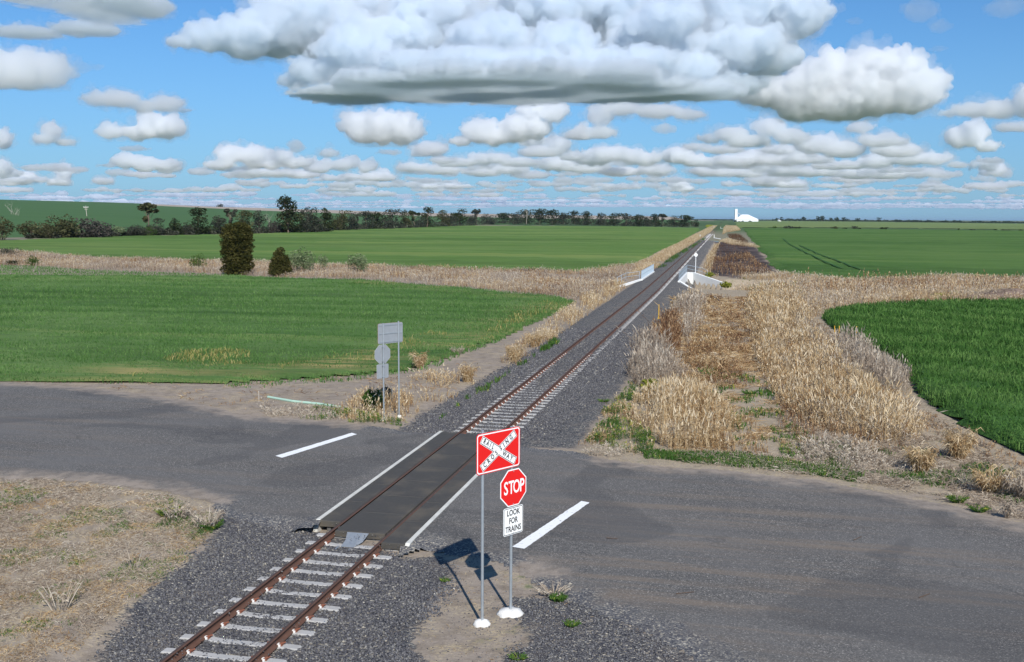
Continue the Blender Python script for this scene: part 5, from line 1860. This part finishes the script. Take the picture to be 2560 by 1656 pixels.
def reeds(name, poly, dens, h, mat, dref=35.0, power=1.4, noise=None, leaves=7, ragged=0.5, tint=(0.5, 0.2), wk=1.0, lean=0.3, edge_h=0.8, label=None, hvar=.3, blade=.19, off=0.0):
    """tall dry plants: a stem with curled leaves and a tuft at the top"""
    global NSTRIP
    x, y, d, sd = scatter(poly, dens * 1.45, dref, power, noise, ragged)
    n = len(x)
    if n == 0:
        print("empty", name)
        return
    z = G(x, y)
    lean = lean * (1 + .8 * np.clip(fnoise(x, y, 3.5, 91), -1, 1))
    lump = 0.74 + 0.42 * fnoise(x, y, 2.4, 23) + .22 * fnoise(x, y, .8, 29)
    H = h * lump * np.clip(RNG.normal(1, hvar * .6, n), .35, 1.6) * (0.45 + 0.55 * np.clip(sd / edge_h, 0, 1))
    sc = np.maximum(1.0, d / dref) ** 0.75 * wk
    th = RNG.normal(0, 1, n) * lean
    ph = RNG.uniform(0, 6.28, n)
    lx, ly = np.cos(ph) * th, np.sin(ph) * th
    P0 = np.stack([x, y, z + off], -1)
    top = P0 + np.stack([lx * H, ly * H, H], -1)
    midp = P0 * .5 + top * .5 + RNG.normal(0, .03, (n, 3)) * H[:, None]
    tn = np.clip(RNG.normal(tint[0], tint[1], n) + .22 * fnoise(x, y, 3.0, 41), 0, 1)
    A0, A1, A2, Wd, TT = [P0], [midp], [top], [0.014 * sc * 1.2], [np.clip(tn - .1, 0, 1)]
    # seed tuft
    tl = H * RNG.uniform(.12, .22, n)
    tv = np.stack([lx + RNG.normal(0, .25, n), ly + RNG.normal(0, .25, n), np.ones(n)], -1) * tl[:, None]
    A0.append(top - tv * .35)
    A1.append(top + tv * .2)
    A2.append(top + tv)
    Wd.append(0.030 * sc)
    TT.append(np.clip(tn + .18, 0, 1))
    for k in range(leaves):
        f = RNG.uniform(.08, .92, n)
        b = P0 + (top - P0) * f[:, None]
        a = RNG.uniform(0, 6.28, n)
        L = blade * H * RNG.uniform(.5, 1.25, n) * (1.15 - .4 * f) * .9
        up = RNG.uniform(.2, .9, n)
        c1 = b + np.stack([np.cos(a) * L * .5, np.sin(a) * L * .5, up * L * .55], -1)
        c2 = b + np.stack([np.cos(a) * L, np.sin(a) * L, (up - RNG.uniform(.5, 1.5, n)) * L * .6], -1)
        A0.append(b)
        A1.append(c1)
        A2.append(c2)
        Wd.append(RNG.uniform(.009, .022, n) * sc)
        TT.append(np.clip(tn + RNG.normal(0, .12, n), 0, 1))
    A0, A1, A2, Wd, TT = map(np.concatenate, (A0, A1, A2, Wd, TT))
    A2[:, 2] = np.maximum(A2[:, 2], np.tile(z, 2 + leaves) + .01)
    NSTRIP += len(A0)
    return strips(A0, A1, A2, Wd, TT, name, mat, kind='stuff')


def turf(name, poly, dens, h, mat, dref=35.0, power=1.4, noise=None, ragged=0.3, tint=(.5, .2), w=.02, spread=.7, off=0.0, lumpy=.3, rows=None):
    """short grass or crop: separate bent blades"""
    global NSTRIP
    x, y, d, sd = scatter(poly, dens, dref, power, noise, ragged)
    n = len(x)
    if n == 0:
        print("empty", name)
        return
    z = G(x, y) + off * S(sd, -.1, .5)
    sc = np.maximum(1.0, d / dref) ** .85
    hh = h * np.clip(RNG.normal(1, .3, n), .3, 1.8) * (1 + lumpy * fnoise(x, y, 1.2, 33)) * np.minimum(sc, 1.6)
    a = RNG.uniform(0, 6.28, n)
    q = RNG.uniform(.1, spread, n)
    P0 = np.stack([x, y, z], -1)
    P1 = P0 + np.stack([np.cos(a) * q * hh * .35, np.sin(a) * q * hh * .35, hh * .62], -1)
    P2 = P0 + np.stack([np.cos(a) * q * hh, np.sin(a) * q * hh, hh * RNG.uniform(.6, 1.05, n)], -1)
    tn = np.clip(RNG.normal(tint[0], tint[1], n) + .2 * fnoise(x, y, 2.6, 51), 0, 1)
    if rows is not None:
        tn = np.clip(tn + rows(x, y), 0, 1)
    NSTRIP += n
    return strips(P0, P1, P2, w * sc * RNG.uniform(.7, 1.3, n), tn, name, mat, kind='stuff')


def PA(*pts):
    return poly_at(pts)


# --- right of the track, from the road outwards
# tall clumps hugging the ballast: brown, pinkish and tan
reeds("tall_dry_grass", PA((1468, 892), (1462, 850), (1475, 800), (1495, 780), (1540, 800), (1575, 850), (1590, 880), (1560, 900), (1500, 915)), 42, 1.45, M_PALE, tint=(.5, .2), lean=.35, noise=(1.6, -.25, .5, 61), wk=1.0)
reeds("tall_dry_grass", PA((1500, 800), (1515, 765), (1545, 735), (1575, 730), (1590, 780), (1575, 840), (1530, 825)), 34, 1.3, M_RUST, tint=(.5, .22), lean=.35, noise=(2, -.3, .5, 62))
reeds("tall_dry_grass", PA((1545, 745), (1562, 715), (1595, 693), (1632, 694), (1645, 712), (1625, 770), (1600, 810), (1580, 775), (1590, 730)), 30, 1.2, M_PALE, tint=(.55, .22), lean=.3, noise=(2, -.4, .5, 63))
reeds("tall_dry_grass", PA((1560, 715), (1592, 688), (1630, 690), (1610, 705)), 30, 1.1, M_STRAW, tint=(.6, .2), noise=(2, -.3, .5, 64))
# block of straw in front
reeds("straw_reeds", PA((1455, 975), (1500, 905), (1580, 895), (1660, 925), (1708, 965), (1705, 1010), (1700, 1055), (1640, 1045), (1560, 1050), (1525, 1040), (1505, 1000), (1470, 990)), 62, 1.0, M_STRAW, tint=(.58, .25), noise=(1.2, -.22, .35, 65), leaves=8)
reeds("green_weeds", PA((1380, 1010), (1420, 950), (1460, 890), (1490, 900), (1470, 980), (1540, 1045), (1500, 1058), (1400, 1040), (1350, 1030)), 45, .42, M_GREEN, tint=(.45, .25), noise=(1.2, -.1, .5, 66), leaves=5, blade=.7)
reeds("mixed_weeds", PA((1370, 1015), (1420, 950), (1470, 885), (1500, 900), (1480, 990), (1545, 1050), (1500, 1060), (1400, 1045), (1330, 1036)), 30, .5, M_STRAW, tint=(.5, .25), noise=(1.2, -.05, .4, 67), leaves=4, blade=.5)
turf("verge_grass", PA((1490, 1050), (1600, 1052), (1780, 1065), (1930, 1090), (2010, 1110), (1990, 1122), (1800, 1092), (1600, 1076), (1500, 1068)), 600, .13, M_GREEN, noise=(1.5, -.15, .3, 68), w=.022)
# flattened brown ground between the two reed beds
reeds("brown_stubble", PA((1600, 700), (1650, 690), (1735, 700), (1748, 760), (1760, 850), (1740, 900), (1660, 910), (1590, 890), (1580, 840), (1600, 780)), 26, .55, M_RUST, tint=(.5, .25), noise=(1.4, .16, .35, 69), leaves=4, lean=.6, blade=.5)
reeds("brown_stubble", PA((1590, 720), (1650, 690), (1700, 700), (1700, 860), (1660, 905), (1590, 890)), 36, .6, M_STRAW, tint=(.45, .22), noise=(1.2, .1, .35, 70), leaves=4, lean=.6, blade=.5)
turf("straw_litter", PA((1560, 690), (1760, 690), (1800, 880), (1850, 1080), (1560, 1070), (1560, 900)), 260, .10, M_STRAW, noise=(1.0, .05, .3, 71), spread=4.5, w=.016, tint=(.55, .25))
reeds("track_weeds", PA((1705, 960), (1755, 965), (1775, 1010), (1790, 1060), (1745, 1065), (1715, 1040)), 45, .45, M_STRAW, tint=(.35, .25), noise=(1, -.1, .4, 72), leaves=4)
turf("track_weeds", PA((1620, 860), (1800, 880), (1850, 1070), (1700, 1060), (1690, 930)), 130, .14, M_GREEN, noise=(.8, .22, .2, 73), w=.03)
# the wide band to the right
BAND = PA((1735, 700), (1760, 672), (1850, 680), (1885, 730), (1900, 780), (1960, 845), (2040, 920), (2110, 965), (2150, 1003), (2140, 1035), (2050, 1032), (1960, 1010), (1880, 1000), (1820, 950), (1775, 880), (1750, 800))
reeds("straw_reeds", BAND, 58, 1.08, M_STRAW, tint=(.6, .26), noise=(1.5, -.28, .35, 74), leaves=8)
reeds("straw_reeds", BAND, 40, .6, M_PALE, tint=(.55, .28), leaves=6, lean=.7, blade=.35)
reeds("straw_reeds", PA((1860, 720), (1905, 790), (1965, 850), (2040, 920), (2020, 930), (1900, 860), (1850, 780)), 30, 1.35, M_PALE, tint=(.6, .2), noise=(1.8, -.2, .4, 75), leaves=5)
reeds("straw_reeds", PA((1740, 690), (1790, 700), (1800, 820), (1830, 900), (1880, 980), (1830, 960), (1780, 880), (1752, 800)), 40, 1.35, M_STRAW, tint=(.45, .22), noise=(1.8, -.3, .4, 76), leaves=6)
reeds("brown_weeds", PA((1800, 900), (1860, 960), (1960, 1000), (2050, 1030), (2120, 1040), (2000, 1060), (1870, 1050), (1810, 980)), 34, .6, M_RUST, tint=(.6, .25), noise=(1.2, -.1, .4, 77), leaves=5)
turf("verge_grass", PA((1790, 960), (1860, 1000), (1960, 1030), (2100, 1045), (2250, 1070), (2381, 1110), (2450, 1190), (2250, 1150), (2100, 1120), (1950, 1090), (1820, 1060)), 260, .13, M_GREEN, noise=(1.4, .08, .3, 78), w=.024)
# flattened pale straw along the road edge
reeds("pale_straw", PA((1850, 1040), (1950, 1030), (2050, 1050), (2060, 1085), (2010, 1105), (1920, 1092), (1860, 1075)), 55, .5, M_PALE, tint=(.75, .2), noise=(1.0, -.2, .4, 79), leaves=5, lean=1.0, blade=.6)
reeds("pale_straw", PA((1330, 1038), (1400, 1030), (1470, 1055), (1475, 1066), (1400, 1060), (1330, 1048)), 50, .35, M_PALE, tint=(.8, .2), noise=(.8, .1, .3, 80), leaves=5, lean=1.3, blade=.7)
turf("pale_straw", PA((1480, 1060), (1600, 1076), (1800, 1096), (2000, 1122), (2200, 1158), (2381, 1210), (2500, 1250), (2500, 1200), (2250, 1100), (2050, 1085), (1800, 1060), (1600, 1050)), 330, .10, M_PALE, noise=(.9, -.05, .3, 81), spread=4.0, w=.014, tint=(.75, .2))
# grey mauve tall grass in front of the wheat
reeds("grey_tall_grass", PA((1925, 790), (1960, 800), (2010, 812), (2060, 850), (2108, 880), (2115, 915), (2080, 915), (2020, 890), (1975, 860), (1940, 830)), 48, 1.35, M_PALE, tint=(.55, .2), noise=(2, -.4, .4, 82), leaves=3, lean=.22, blade=.25)
reeds("grey_stubble", PA((1900, 740), (1930, 770), (2000, 860), (2110, 930), (2230, 1000), (2381, 1075), (2500, 1120), (2450, 1160), (2250, 1050), (2120, 985), (2030, 915), (1960, 850), (1905, 790)), 36, .28, M_RUST, tint=(.75, .2), noise=(1.3, -.05, .4, 83), leaves=4, lean=.8, blade=.6)
reeds("grey_stubble", PA((1900, 740), (1930, 770), (2000, 860), (2110, 930), (2230, 1000), (2381, 1075), (2500, 1120), (2450, 1160), (2250, 1050), (2120, 985), (2030, 915), (1960, 850), (1905, 790)), 22, .30, M_PALE, tint=(.4, .2), noise=(1.3, .05, .4, 84), leaves=4, lean=.8, blade=.6)
# band of dry grass beyond, along the creek
reeds("creek_reeds", BAND_R, 15, .8, M_STRAW, dref=70, tint=(.62, .22), noise=(7, -.40, .4, 85), leaves=4, wk=1.2, lean=.4)
reeds("creek_reeds", BAND_R, 13, .85, M_PALE, dref=70, tint=(.68, .2), noise=(6, -.2, .4, 86), leaves=3, wk=1.2, lean=.4)
reeds("creek_reeds", PA((1850, 645), (2381, 655), (2381, 680), (2050, 690), (1900, 700)), 4, 1.3, M_RUST, dref=60, tint=(.6, .2), noise=(5, .0, .4, 87), leaves=4, wk=1.6)
reeds("yellow_weeds", PA((1715, 665), (1760, 668), (1890, 672), (1885, 690), (1760, 690)), 9, .7, M_GREEN, dref=60, tint=(.9, .15), noise=(4, .0, .3, 88), leaves=5, wk=1.6)
reeds("yellow_weeds", PA((2150, 686), (2230, 683), (2270, 692), (2180, 697)), 16, .5, M_GREEN, dref=60, tint=(1.0, .1), leaves=5, wk=1.6)
reeds("bank_grass", PA((1662, 572), (1674, 566), (1664, 590), (1655, 620), (1650, 642), (1690, 658), (1640, 648), (1632, 632), (1645, 600)), 9, 1.2, M_STRAW, dref=70, power=1.0, tint=(.6, .2), noise=(4, -.3, .4, 89), leaves=5, wk=1.5)
reeds("bank_grass", PA((1645, 600), (1680, 600), (1740, 590), (1800, 637), (1720, 655), (1645, 640)), 4, .9, M_RUST, dref=70, power=1.0, tint=(.55, .2), noise=(4, -.1, .4, 90), leaves=5, wk=1.5)
FV = PA((1478, 617), (1530, 590), (1580, 565), (1625, 541), (1655, 525), (1668, 518), (1673, 520), (1652, 540), (1605, 572), (1560, 598), (1528, 623), (1490, 640), (1460, 652))
reeds("verge_reeds", FV, 9, .7, M_STRAW, dref=150, power=1.2, tint=(.62, .2), noise=(7, -.4, .4, 110), leaves=4, wk=1.7, ragged=.8)
reeds("verge_weeds", PA((1528, 624), (1560, 600), (1605, 574), (1640, 552), (1645, 553), (1610, 578), (1568, 606), (1536, 628)), 8, .6, M_GREEN, dref=150, power=1.2, tint=(.4, .2), noise=(7, -.1, .4, 111), leaves=4, wk=1.8)
reeds("yellow_weeds", PA((1640, 527), (1660, 517.5), (1671, 517.5), (1662, 524), (1646, 531)), 1.2, 1.3, M_GREEN, dref=500, power=1.0, tint=(1.0, .1), leaves=4, wk=5)
reeds("verge_reeds", PA((1697, 516.5), (1712, 517), (1714, 528), (1722, 536), (1690, 541), (1680, 546), (1683, 530)), 1.4, 1.3, M_STRAW, dref=400, power=1.0, tint=(.6, .2), leaves=4, wk=4)
reeds("burnt_reeds", PA((1690, 546), (1720, 548), (1740, 562), (1730, 575), (1700, 560)), 1.0, 1.2, M_RUST, dref=300, power=1.0, tint=(.15, .12), leaves=4, wk=2.5)
reeds("burnt_reeds", PA((1655, 590), (1672, 566), (1735, 570), (1742, 590), (1720, 628), (1650, 625)), 1.2, .8, M_RUST, dref=150, power=1.0, tint=(.15, .2), noise=(9, -.2, .4, 113), leaves=4, wk=1.3)
reeds("bank_grass", PA((1672, 562), (1690, 556), (1760, 572), (1770, 578), (1700, 570)), 4, .8, M_STRAW, dref=200, power=1.0, tint=(.7, .2), leaves=4, wk=1.8)
reeds("bank_grass", PA((1690, 655), (1720, 640), (1760, 645), (1800, 640), (1815, 650), (1760, 668), (1700, 668)), 6, .8, M_STRAW, dref=90, power=1.0, tint=(.6, .2), noise=(4, -.2, .4, 114), leaves=4, wk=1.3)
reeds("creek_scrub", BAND_L, 2.2, .8, M_RUST, dref=90, tint=(.5, .25), noise=(9, .1, .3, 140), leaves=6, wk=1.3)
reeds("creek_scrub", BAND_R, 2.2, .8, M_RUST, dref=90, tint=(.5, .25), noise=(9, .1, .3, 141), leaves=6, wk=1.3)
# left creek band
reeds("creek_reeds", BAND_L, 12, .65, M_STRAW, dref=70, tint=(.5, .25), noise=(6, -.15, .4, 91), leaves=4, wk=1.2, lean=.4)
reeds("creek_reeds", BAND_L, 16, .72, M_PALE, dref=70, tint=(.58, .25), noise=(5, -.22, .4, 92), leaves=3, wk=1.2, lean=.4)
reeds("creek_reeds", PA((1190, 640), (1400, 650), (1440, 665), (1380, 690), (1250, 680)), 5, .8, M_RUST, dref=60, tint=(.6, .2), noise=(4, -.1, .4, 93), leaves=4, wk=1.6)
# strip along the left of the ballast
reeds("straw_reeds", PA((1180, 862), (1165, 840), (1230, 785), (1300, 730), (1360, 690), (1420, 660), (1458, 655), (1452, 672), (1400, 708), (1330, 760), (1260, 808), (1205, 848)), 30, .8, M_STRAW, dref=45, tint=(.66, .2), noise=(1.4, .0, .35, 94), leaves=7)
turf("verge_grass", PA((1010, 985), (1060, 940), (1130, 900), (1230, 835), (1290, 790), (1300, 800), (1200, 860), (1120, 915), (1050, 960)), 200, .16, M_GREEN, noise=(1.2, -.05, .3, 95), w=.028)
reeds("straw_reeds", PA((930, 905), (960, 880), (1010, 870), (1060, 880), (1120, 870), (1100, 905), (1040, 940), (985, 940), (940, 935)), 30, .55, M_STRAW, tint=(.66, .2), noise=(1.0, .0, .3, 96), leaves=6, lean=.5)
# around the far sign
reeds("straw_reeds", PA((790, 950), (830, 925), (880, 915), (960, 930), (985, 960), (960, 985), (890, 985), (800, 978)), 55, .62, M_STRAW, tint=(.55, .25), noise=(.9, -.1, .35, 97), leaves=6)
reeds("green_weeds", PA((690, 955), (760, 945), (820, 955), (900, 975), (990, 985), (940, 995), (820, 982), (700, 975)), 55, .34, M_GREEN, tint=(.45, .25), noise=(.8, .05, .3, 98), leaves=5, blade=.7)
reeds("pale_straw", PA((570, 950), (640, 940), (720, 948), (800, 955), (800, 978), (700, 974), (600, 966)), 42, .34, M_PALE, tint=(.7, .2), noise=(.8, .0, .3, 99), leaves=5, lean=.9, blade=.6)
turf("dry_litter", PA((0, 888), (300, 893), (500, 897), (700, 885), (930, 870), (1100, 840), (1100, 900), (900, 950), (560, 958), (400, 925), (200, 898)), 40, .07, M_STRAW, noise=(1.2, .15, .3, 100), spread=4, w=.014, tint=(.4, .2))
turf("crop_seedlings", PA((500, 893), (700, 884), (930, 864), (1010, 842), (1200, 772), (1150, 800), (1000, 860), (800, 890), (550, 905)), 90, .12, M_CROPL, noise=(1.2, -.1, .4, 101), w=.03)
# near left corner of dry turf
NL = PA((-60, 1118), (100, 1115), (200, 1126), (400, 1152), (500, 1205), (485, 1262), (420, 1320), (340, 1375), (290, 1430), (210, 1500), (100, 1580), (-80, 1700), (-200, 1400))
turf("dry_turf", NL, 900, .05, M_PALE, dref=24, noise=(.9, -.1, .4, 102), spread=3.2, w=.009, tint=(.66, .28))
turf("dry_turf", NL, 500, .05, M_STRAW, dref=24, noise=(.6, .08, .3, 106), spread=3.2, w=.009, tint=(.62, .2))
turf("dry_turf", NL, 500, .05, M_GREEN, dref=24, noise=(.7, .12, .3, 103), spread=1.8, w=.011, tint=(.62, .25))
turf("dry_turf", PA((410, 1180), (500, 1195), (505, 1250), (420, 1270), (330, 1250)), 400, .09, M_GREEN, dref=24, noise=(.5, .1, .2, 104), spread=1.5, w=.013, tint=(.4, .25))
turf("dry_litter", PA((980, 1400), (1110, 1320), (1290, 1380), (1380, 1440), (1240, 1560), (960, 1640)), 60, .03, M_STRAW, dref=24, noise=(.6, .15, .3, 105), spread=4, w=.008, tint=(.5, .2))
# crops
F = math.radians(-40)
turf("wheat_blades", F_NEARR, 150, .30, M_CROPB, dref=42, power=1.7, w=.026, off=.28, lumpy=.35, tint=(.45, .22), rows=lambda x, y: .22 * np.sin((x * math.cos(F) - y * math.sin(F)) * .9 + 1.5 * fnoise(x, y, 9, 5)))
turf("wheat_blades", F_NEARL, 60, .15, M_CROPL, dref=55, power=1.8, w=.026, off=.08, lumpy=.35, tint=(.45, .2), rows=lambda x, y: .25 * np.sin((y + .15 * x) * .8 + 2.5 * fnoise(x, y, 14, 5)) * .8)


turf("verge_litter", PA((1800, 960), (2000, 1040), (2150, 1010), (2381, 1090), (2500, 1160), (2500, 1240), (2300, 1190), (2000, 1120), (1850, 1090)), 260, .10, M_PALE, noise=(.9, -.05, .3, 121), spread=4.0, w=.016, tint=(.55, .3))
reeds("pale_straw", PA((2050, 1060), (2200, 1085), (2381, 1130), (2480, 1190), (2381, 1195), (2200, 1140), (2060, 1110)), 9, .4, M_PALE, tint=(.7, .2), noise=(1.2, .05, .3, 122), leaves=5, lean=.9, blade=.6)
M_YC = blade_mat("yellowing_wheat", [(0.0, (0.14, 0.15, 0.04)), (0.5, (0.30, 0.27, 0.09)), (1.0, (0.48, 0.40, 0.18))], 0.3)
for q_, dn, sd_ in ((PA((370, 838), (430, 822), (560, 818), (600, 835), (560, 856), (430, 862)), 34, 130), (PA((600, 862), (760, 838), (900, 800), (1000, 778), (1060, 782), (960, 812), (900, 838), (760, 862), (640, 872)), 20, 131), (PA((1220, 715), (1290, 700), (1330, 702), (1290, 725), (1230, 745), (1120, 800), (1100, 795)), 16, 132), (PA((0, 876), (300, 880), (480, 882), (640, 874), (640, 884), (300, 890), (0, 885)), 10, 133)):
    turf("yellowing_patch", q_, dn, .24, M_YC, dref=55, noise=(2.5, -.05, .35, sd_), w=.028, off=.08, tint=(.5, .25))


# --- single tussocks that stand alone
def tussock(x, y, w, h, mat, label, name="grass_tussock", cat="tussock", n=90, lean=.35, leaves=3, tint=(.62, .2), blade=.4, parts=None):
    p = at(x, y)
    s = KX * math.hypot(p[0], p[1])
    wr, hr = w * s / 2, h * s
    k = n
    a = RNG.uniform(0, 6.28, k)
    r = np.sqrt(RNG.random(k)) * wr * .55
    X, Y = np.cos(a) * r, np.sin(a) * r
    H = hr * RNG.uniform(.55, 1.05, k)
    P0 = np.stack([X, Y, np.zeros(k) - .02], -1)
    out = np.stack([np.cos(a) * lean, np.sin(a) * lean, np.ones(k)], -1)
    top = P0 + out * H[:, None] + RNG.normal(0, .05, (k, 3)) * hr
    tn = np.clip(RNG.normal(tint[0], tint[1], k), 0, 1)
    A0, A1, A2, Wd, TT = [P0], [P0 * .5 + top * .5 + np.array([0, 0, .05]) * hr], [top], [np.full(k, .018)], [tn]
    for _ in range(leaves):
        f = RNG.uniform(.3, .95, k)
        b = P0 + (top - P0) * f[:, None]
        q = RNG.uniform(0, 6.28, k)
        L = blade * H * RNG.uniform(.4, 1, k)
        A0.append(b)
        A1.append(b + np.stack([np.cos(q) * L * .5, np.sin(q) * L * .5, .3 * L], -1))
        A2.append(b + np.stack([np.cos(q) * L, np.sin(q) * L, -RNG.uniform(0, .6, k) * L], -1))
        Wd.append(RNG.uniform(.015, .035, k))
        TT.append(np.clip(tn + RNG.normal(0, .1, k), 0, 1))
    A0, A1, A2, Wd, TT = map(np.concatenate, (A0, A1, A2, Wd, TT))
    o = strips(A0, A1, A2, Wd, TT, name, mat, label=label, cat=cat)
    o.location = tuple(p)
    return o


tussock(976, 857, 22, 40, M_STRAW, "upright straw tussock alone at the edge of the wheat right of the grey-backed sign", n=130)
tussock(1086, 888, 30, 46, M_STRAW, "brownish tall tussock in bare dirt left of the ballast", n=130)
tussock(1196, 838, 46, 38, M_STRAW, "wide dry tussock at the near end of the straw strip by the track", n=160)
tussock(1063, 822, 30, 16, M_PALE, "small pale dry tuft inside the near left wheat edge", n=60, lean=.9)
tussock(1243, 806, 34, 34, M_STRAW, "second dry tussock up the straw strip left of the track", n=140)
tussock(2140, 1098, 52, 62, M_STRAW, "tall straw tussock below the right-hand wheat, left of another tussock", n=200)
tussock(2228, 1068, 46, 70, M_STRAW, "large rounded straw tussock between bare dirt and the right wheat field", n=220)
tussock(2306, 1148, 52, 62, M_STRAW, "open straw tussock with green base at lower right", n=180, lean=.6)
tussock(2375, 1160, 50, 60, M_PALE, "pale tussock cut by the right edge of the picture", n=180, lean=.6)
tussock(2341, 1205, 16, 44, M_PALE, "thin single pale stalk tuft beside the road at far right", n=40, lean=.2)
tussock(2225, 1168, 32, 16, M_GREEN, "low green tuft on gravel below the large straw tussock", cat="tuft", name="green_tuft", n=120, lean=1.2, leaves=2)
tussock(2276, 1190, 30, 15, M_GREEN, "low green tuft near the road, right of a similar tuft", cat="tuft", name="green_tuft", n=120, lean=1.2, leaves=2)
tussock(1742, 920, 22, 14, M_GREEN, "green tuft in the middle of the bare dirt track", cat="tuft", name="green_tuft", n=120, lean=1.2, leaves=2)
tussock(1665, 918, 18, 12, M_GREEN, "small green tuft left of the one in the dirt track", cat="tuft", name="green_tuft", n=90, lean=1.2, leaves=2)
tussock(1404, 935, 18, 8, M_GREEN, "flat green tuft on the dark shoulder right of the track", cat="tuft", name="green_tuft", n=90, lean=1.6, leaves=2)
tussock(1286, 1384, 62, 30, M_PALE, "spreading dry tuft on the gravel right of the stop sign footing", n=70, lean=1.3, leaves=1, tint=(.8, .15))
tussock(1299, 1397, 36, 18, M_GREEN, "small bright green tuft under the spreading dry tuft", cat="tuft", name="green_tuft", n=260, lean=.9, leaves=1, tint=(.55, .15))
tussock(1330, 1456, 24, 14, M_GREEN, "tiny green weed on gravel right of the stop sign footing", cat="weed", name="green_tuft", n=110, lean=1.2, leaves=2, tint=(.6, .15))
tussock(1035, 1352, 20, 9, M_GREEN, "tiny green weed left of the near sign shadows", cat="weed", name="green_tuft", n=60, lean=1.2, leaves=2)
tussock(1205, 1532, 40, 14, M_GREEN, "thin green weed at the bottom edge below the sign footings", cat="weed", name="green_tuft", n=80, lean=1.4, leaves=2)
tussock(140, 1418, 62, 74, M_PALE, "broken pale stalks standing in the dry turf at lower left", n=26, lean=.55, leaves=2, tint=(.8, .15))
tussock(312, 1322, 40, 54, M_PALE, "few bent pale stalks in the middle of the dry turf patch", n=10, lean=.4, leaves=3, tint=(.8, .15))
tussock(412, 1208, 60, 42, M_PALE, "pale and green tuft at the far corner of the dry turf patch", n=60, lean=.6, leaves=3, tint=(.75, .2))
tussock(482, 1228, 60, 46, M_PALE, "dry tuft at the right tip of the dry turf patch by the road", n=60, lean=.6, leaves=3, tint=(.75, .2))
tussock(395, 1200, 44, 20, M_GREEN, "low green weed behind the dry tuft at the corner of the turf patch", cat="weed", name="green_tuft", n=160, lean=1.3, leaves=2)
tussock(492, 1230, 30, 20, M_GREEN, "dark green weed beside the dry tuft at the tip of the turf patch", cat="weed", name="green_tuft", n=120, lean=1.3, leaves=2)
# stray straws lying on the road
for i, (x0, y0, x1, y1) in enumerate([(1572, 1383, 1614, 1379), (1410, 1253, 1436, 1255), (2137, 1392, 2162, 1383), (1985, 1258, 2003, 1250)]):
    a, b = at0(x0, y0), at0(x1, y1)
    m = MB()
    m.tube((a[0], a[1], .022), (b[0], b[1], .024), .010, .007, 6)
    m.build("straw_stalk", M_PALE, label=("longest loose straw on the road right of the gravel" if i == 0 else ["", "short straw on the road below the right white line", "short straw on the road near the lower right corner", "faint short straw on the road far to the right"][i]), cat="straw")
print("strips", NSTRIP)
# ------------------------------------------------------------------ air: far things fade a little to blue
m_h, T = new_mat("haze_air")
pv = T.node('ShaderNodeVolumePrincipled', {'Color': (0.55, 0.73, 0.97), 'Density': 2.2e-5, 'Anisotropy': 0.2})
T.L.new(pv.outputs[0], T.out.inputs[1])
m = MB()
m.box(-62000, 62000, -2000, 61500, -4.5, 62.0)
m.build("haze", m_h, kind='stuff')
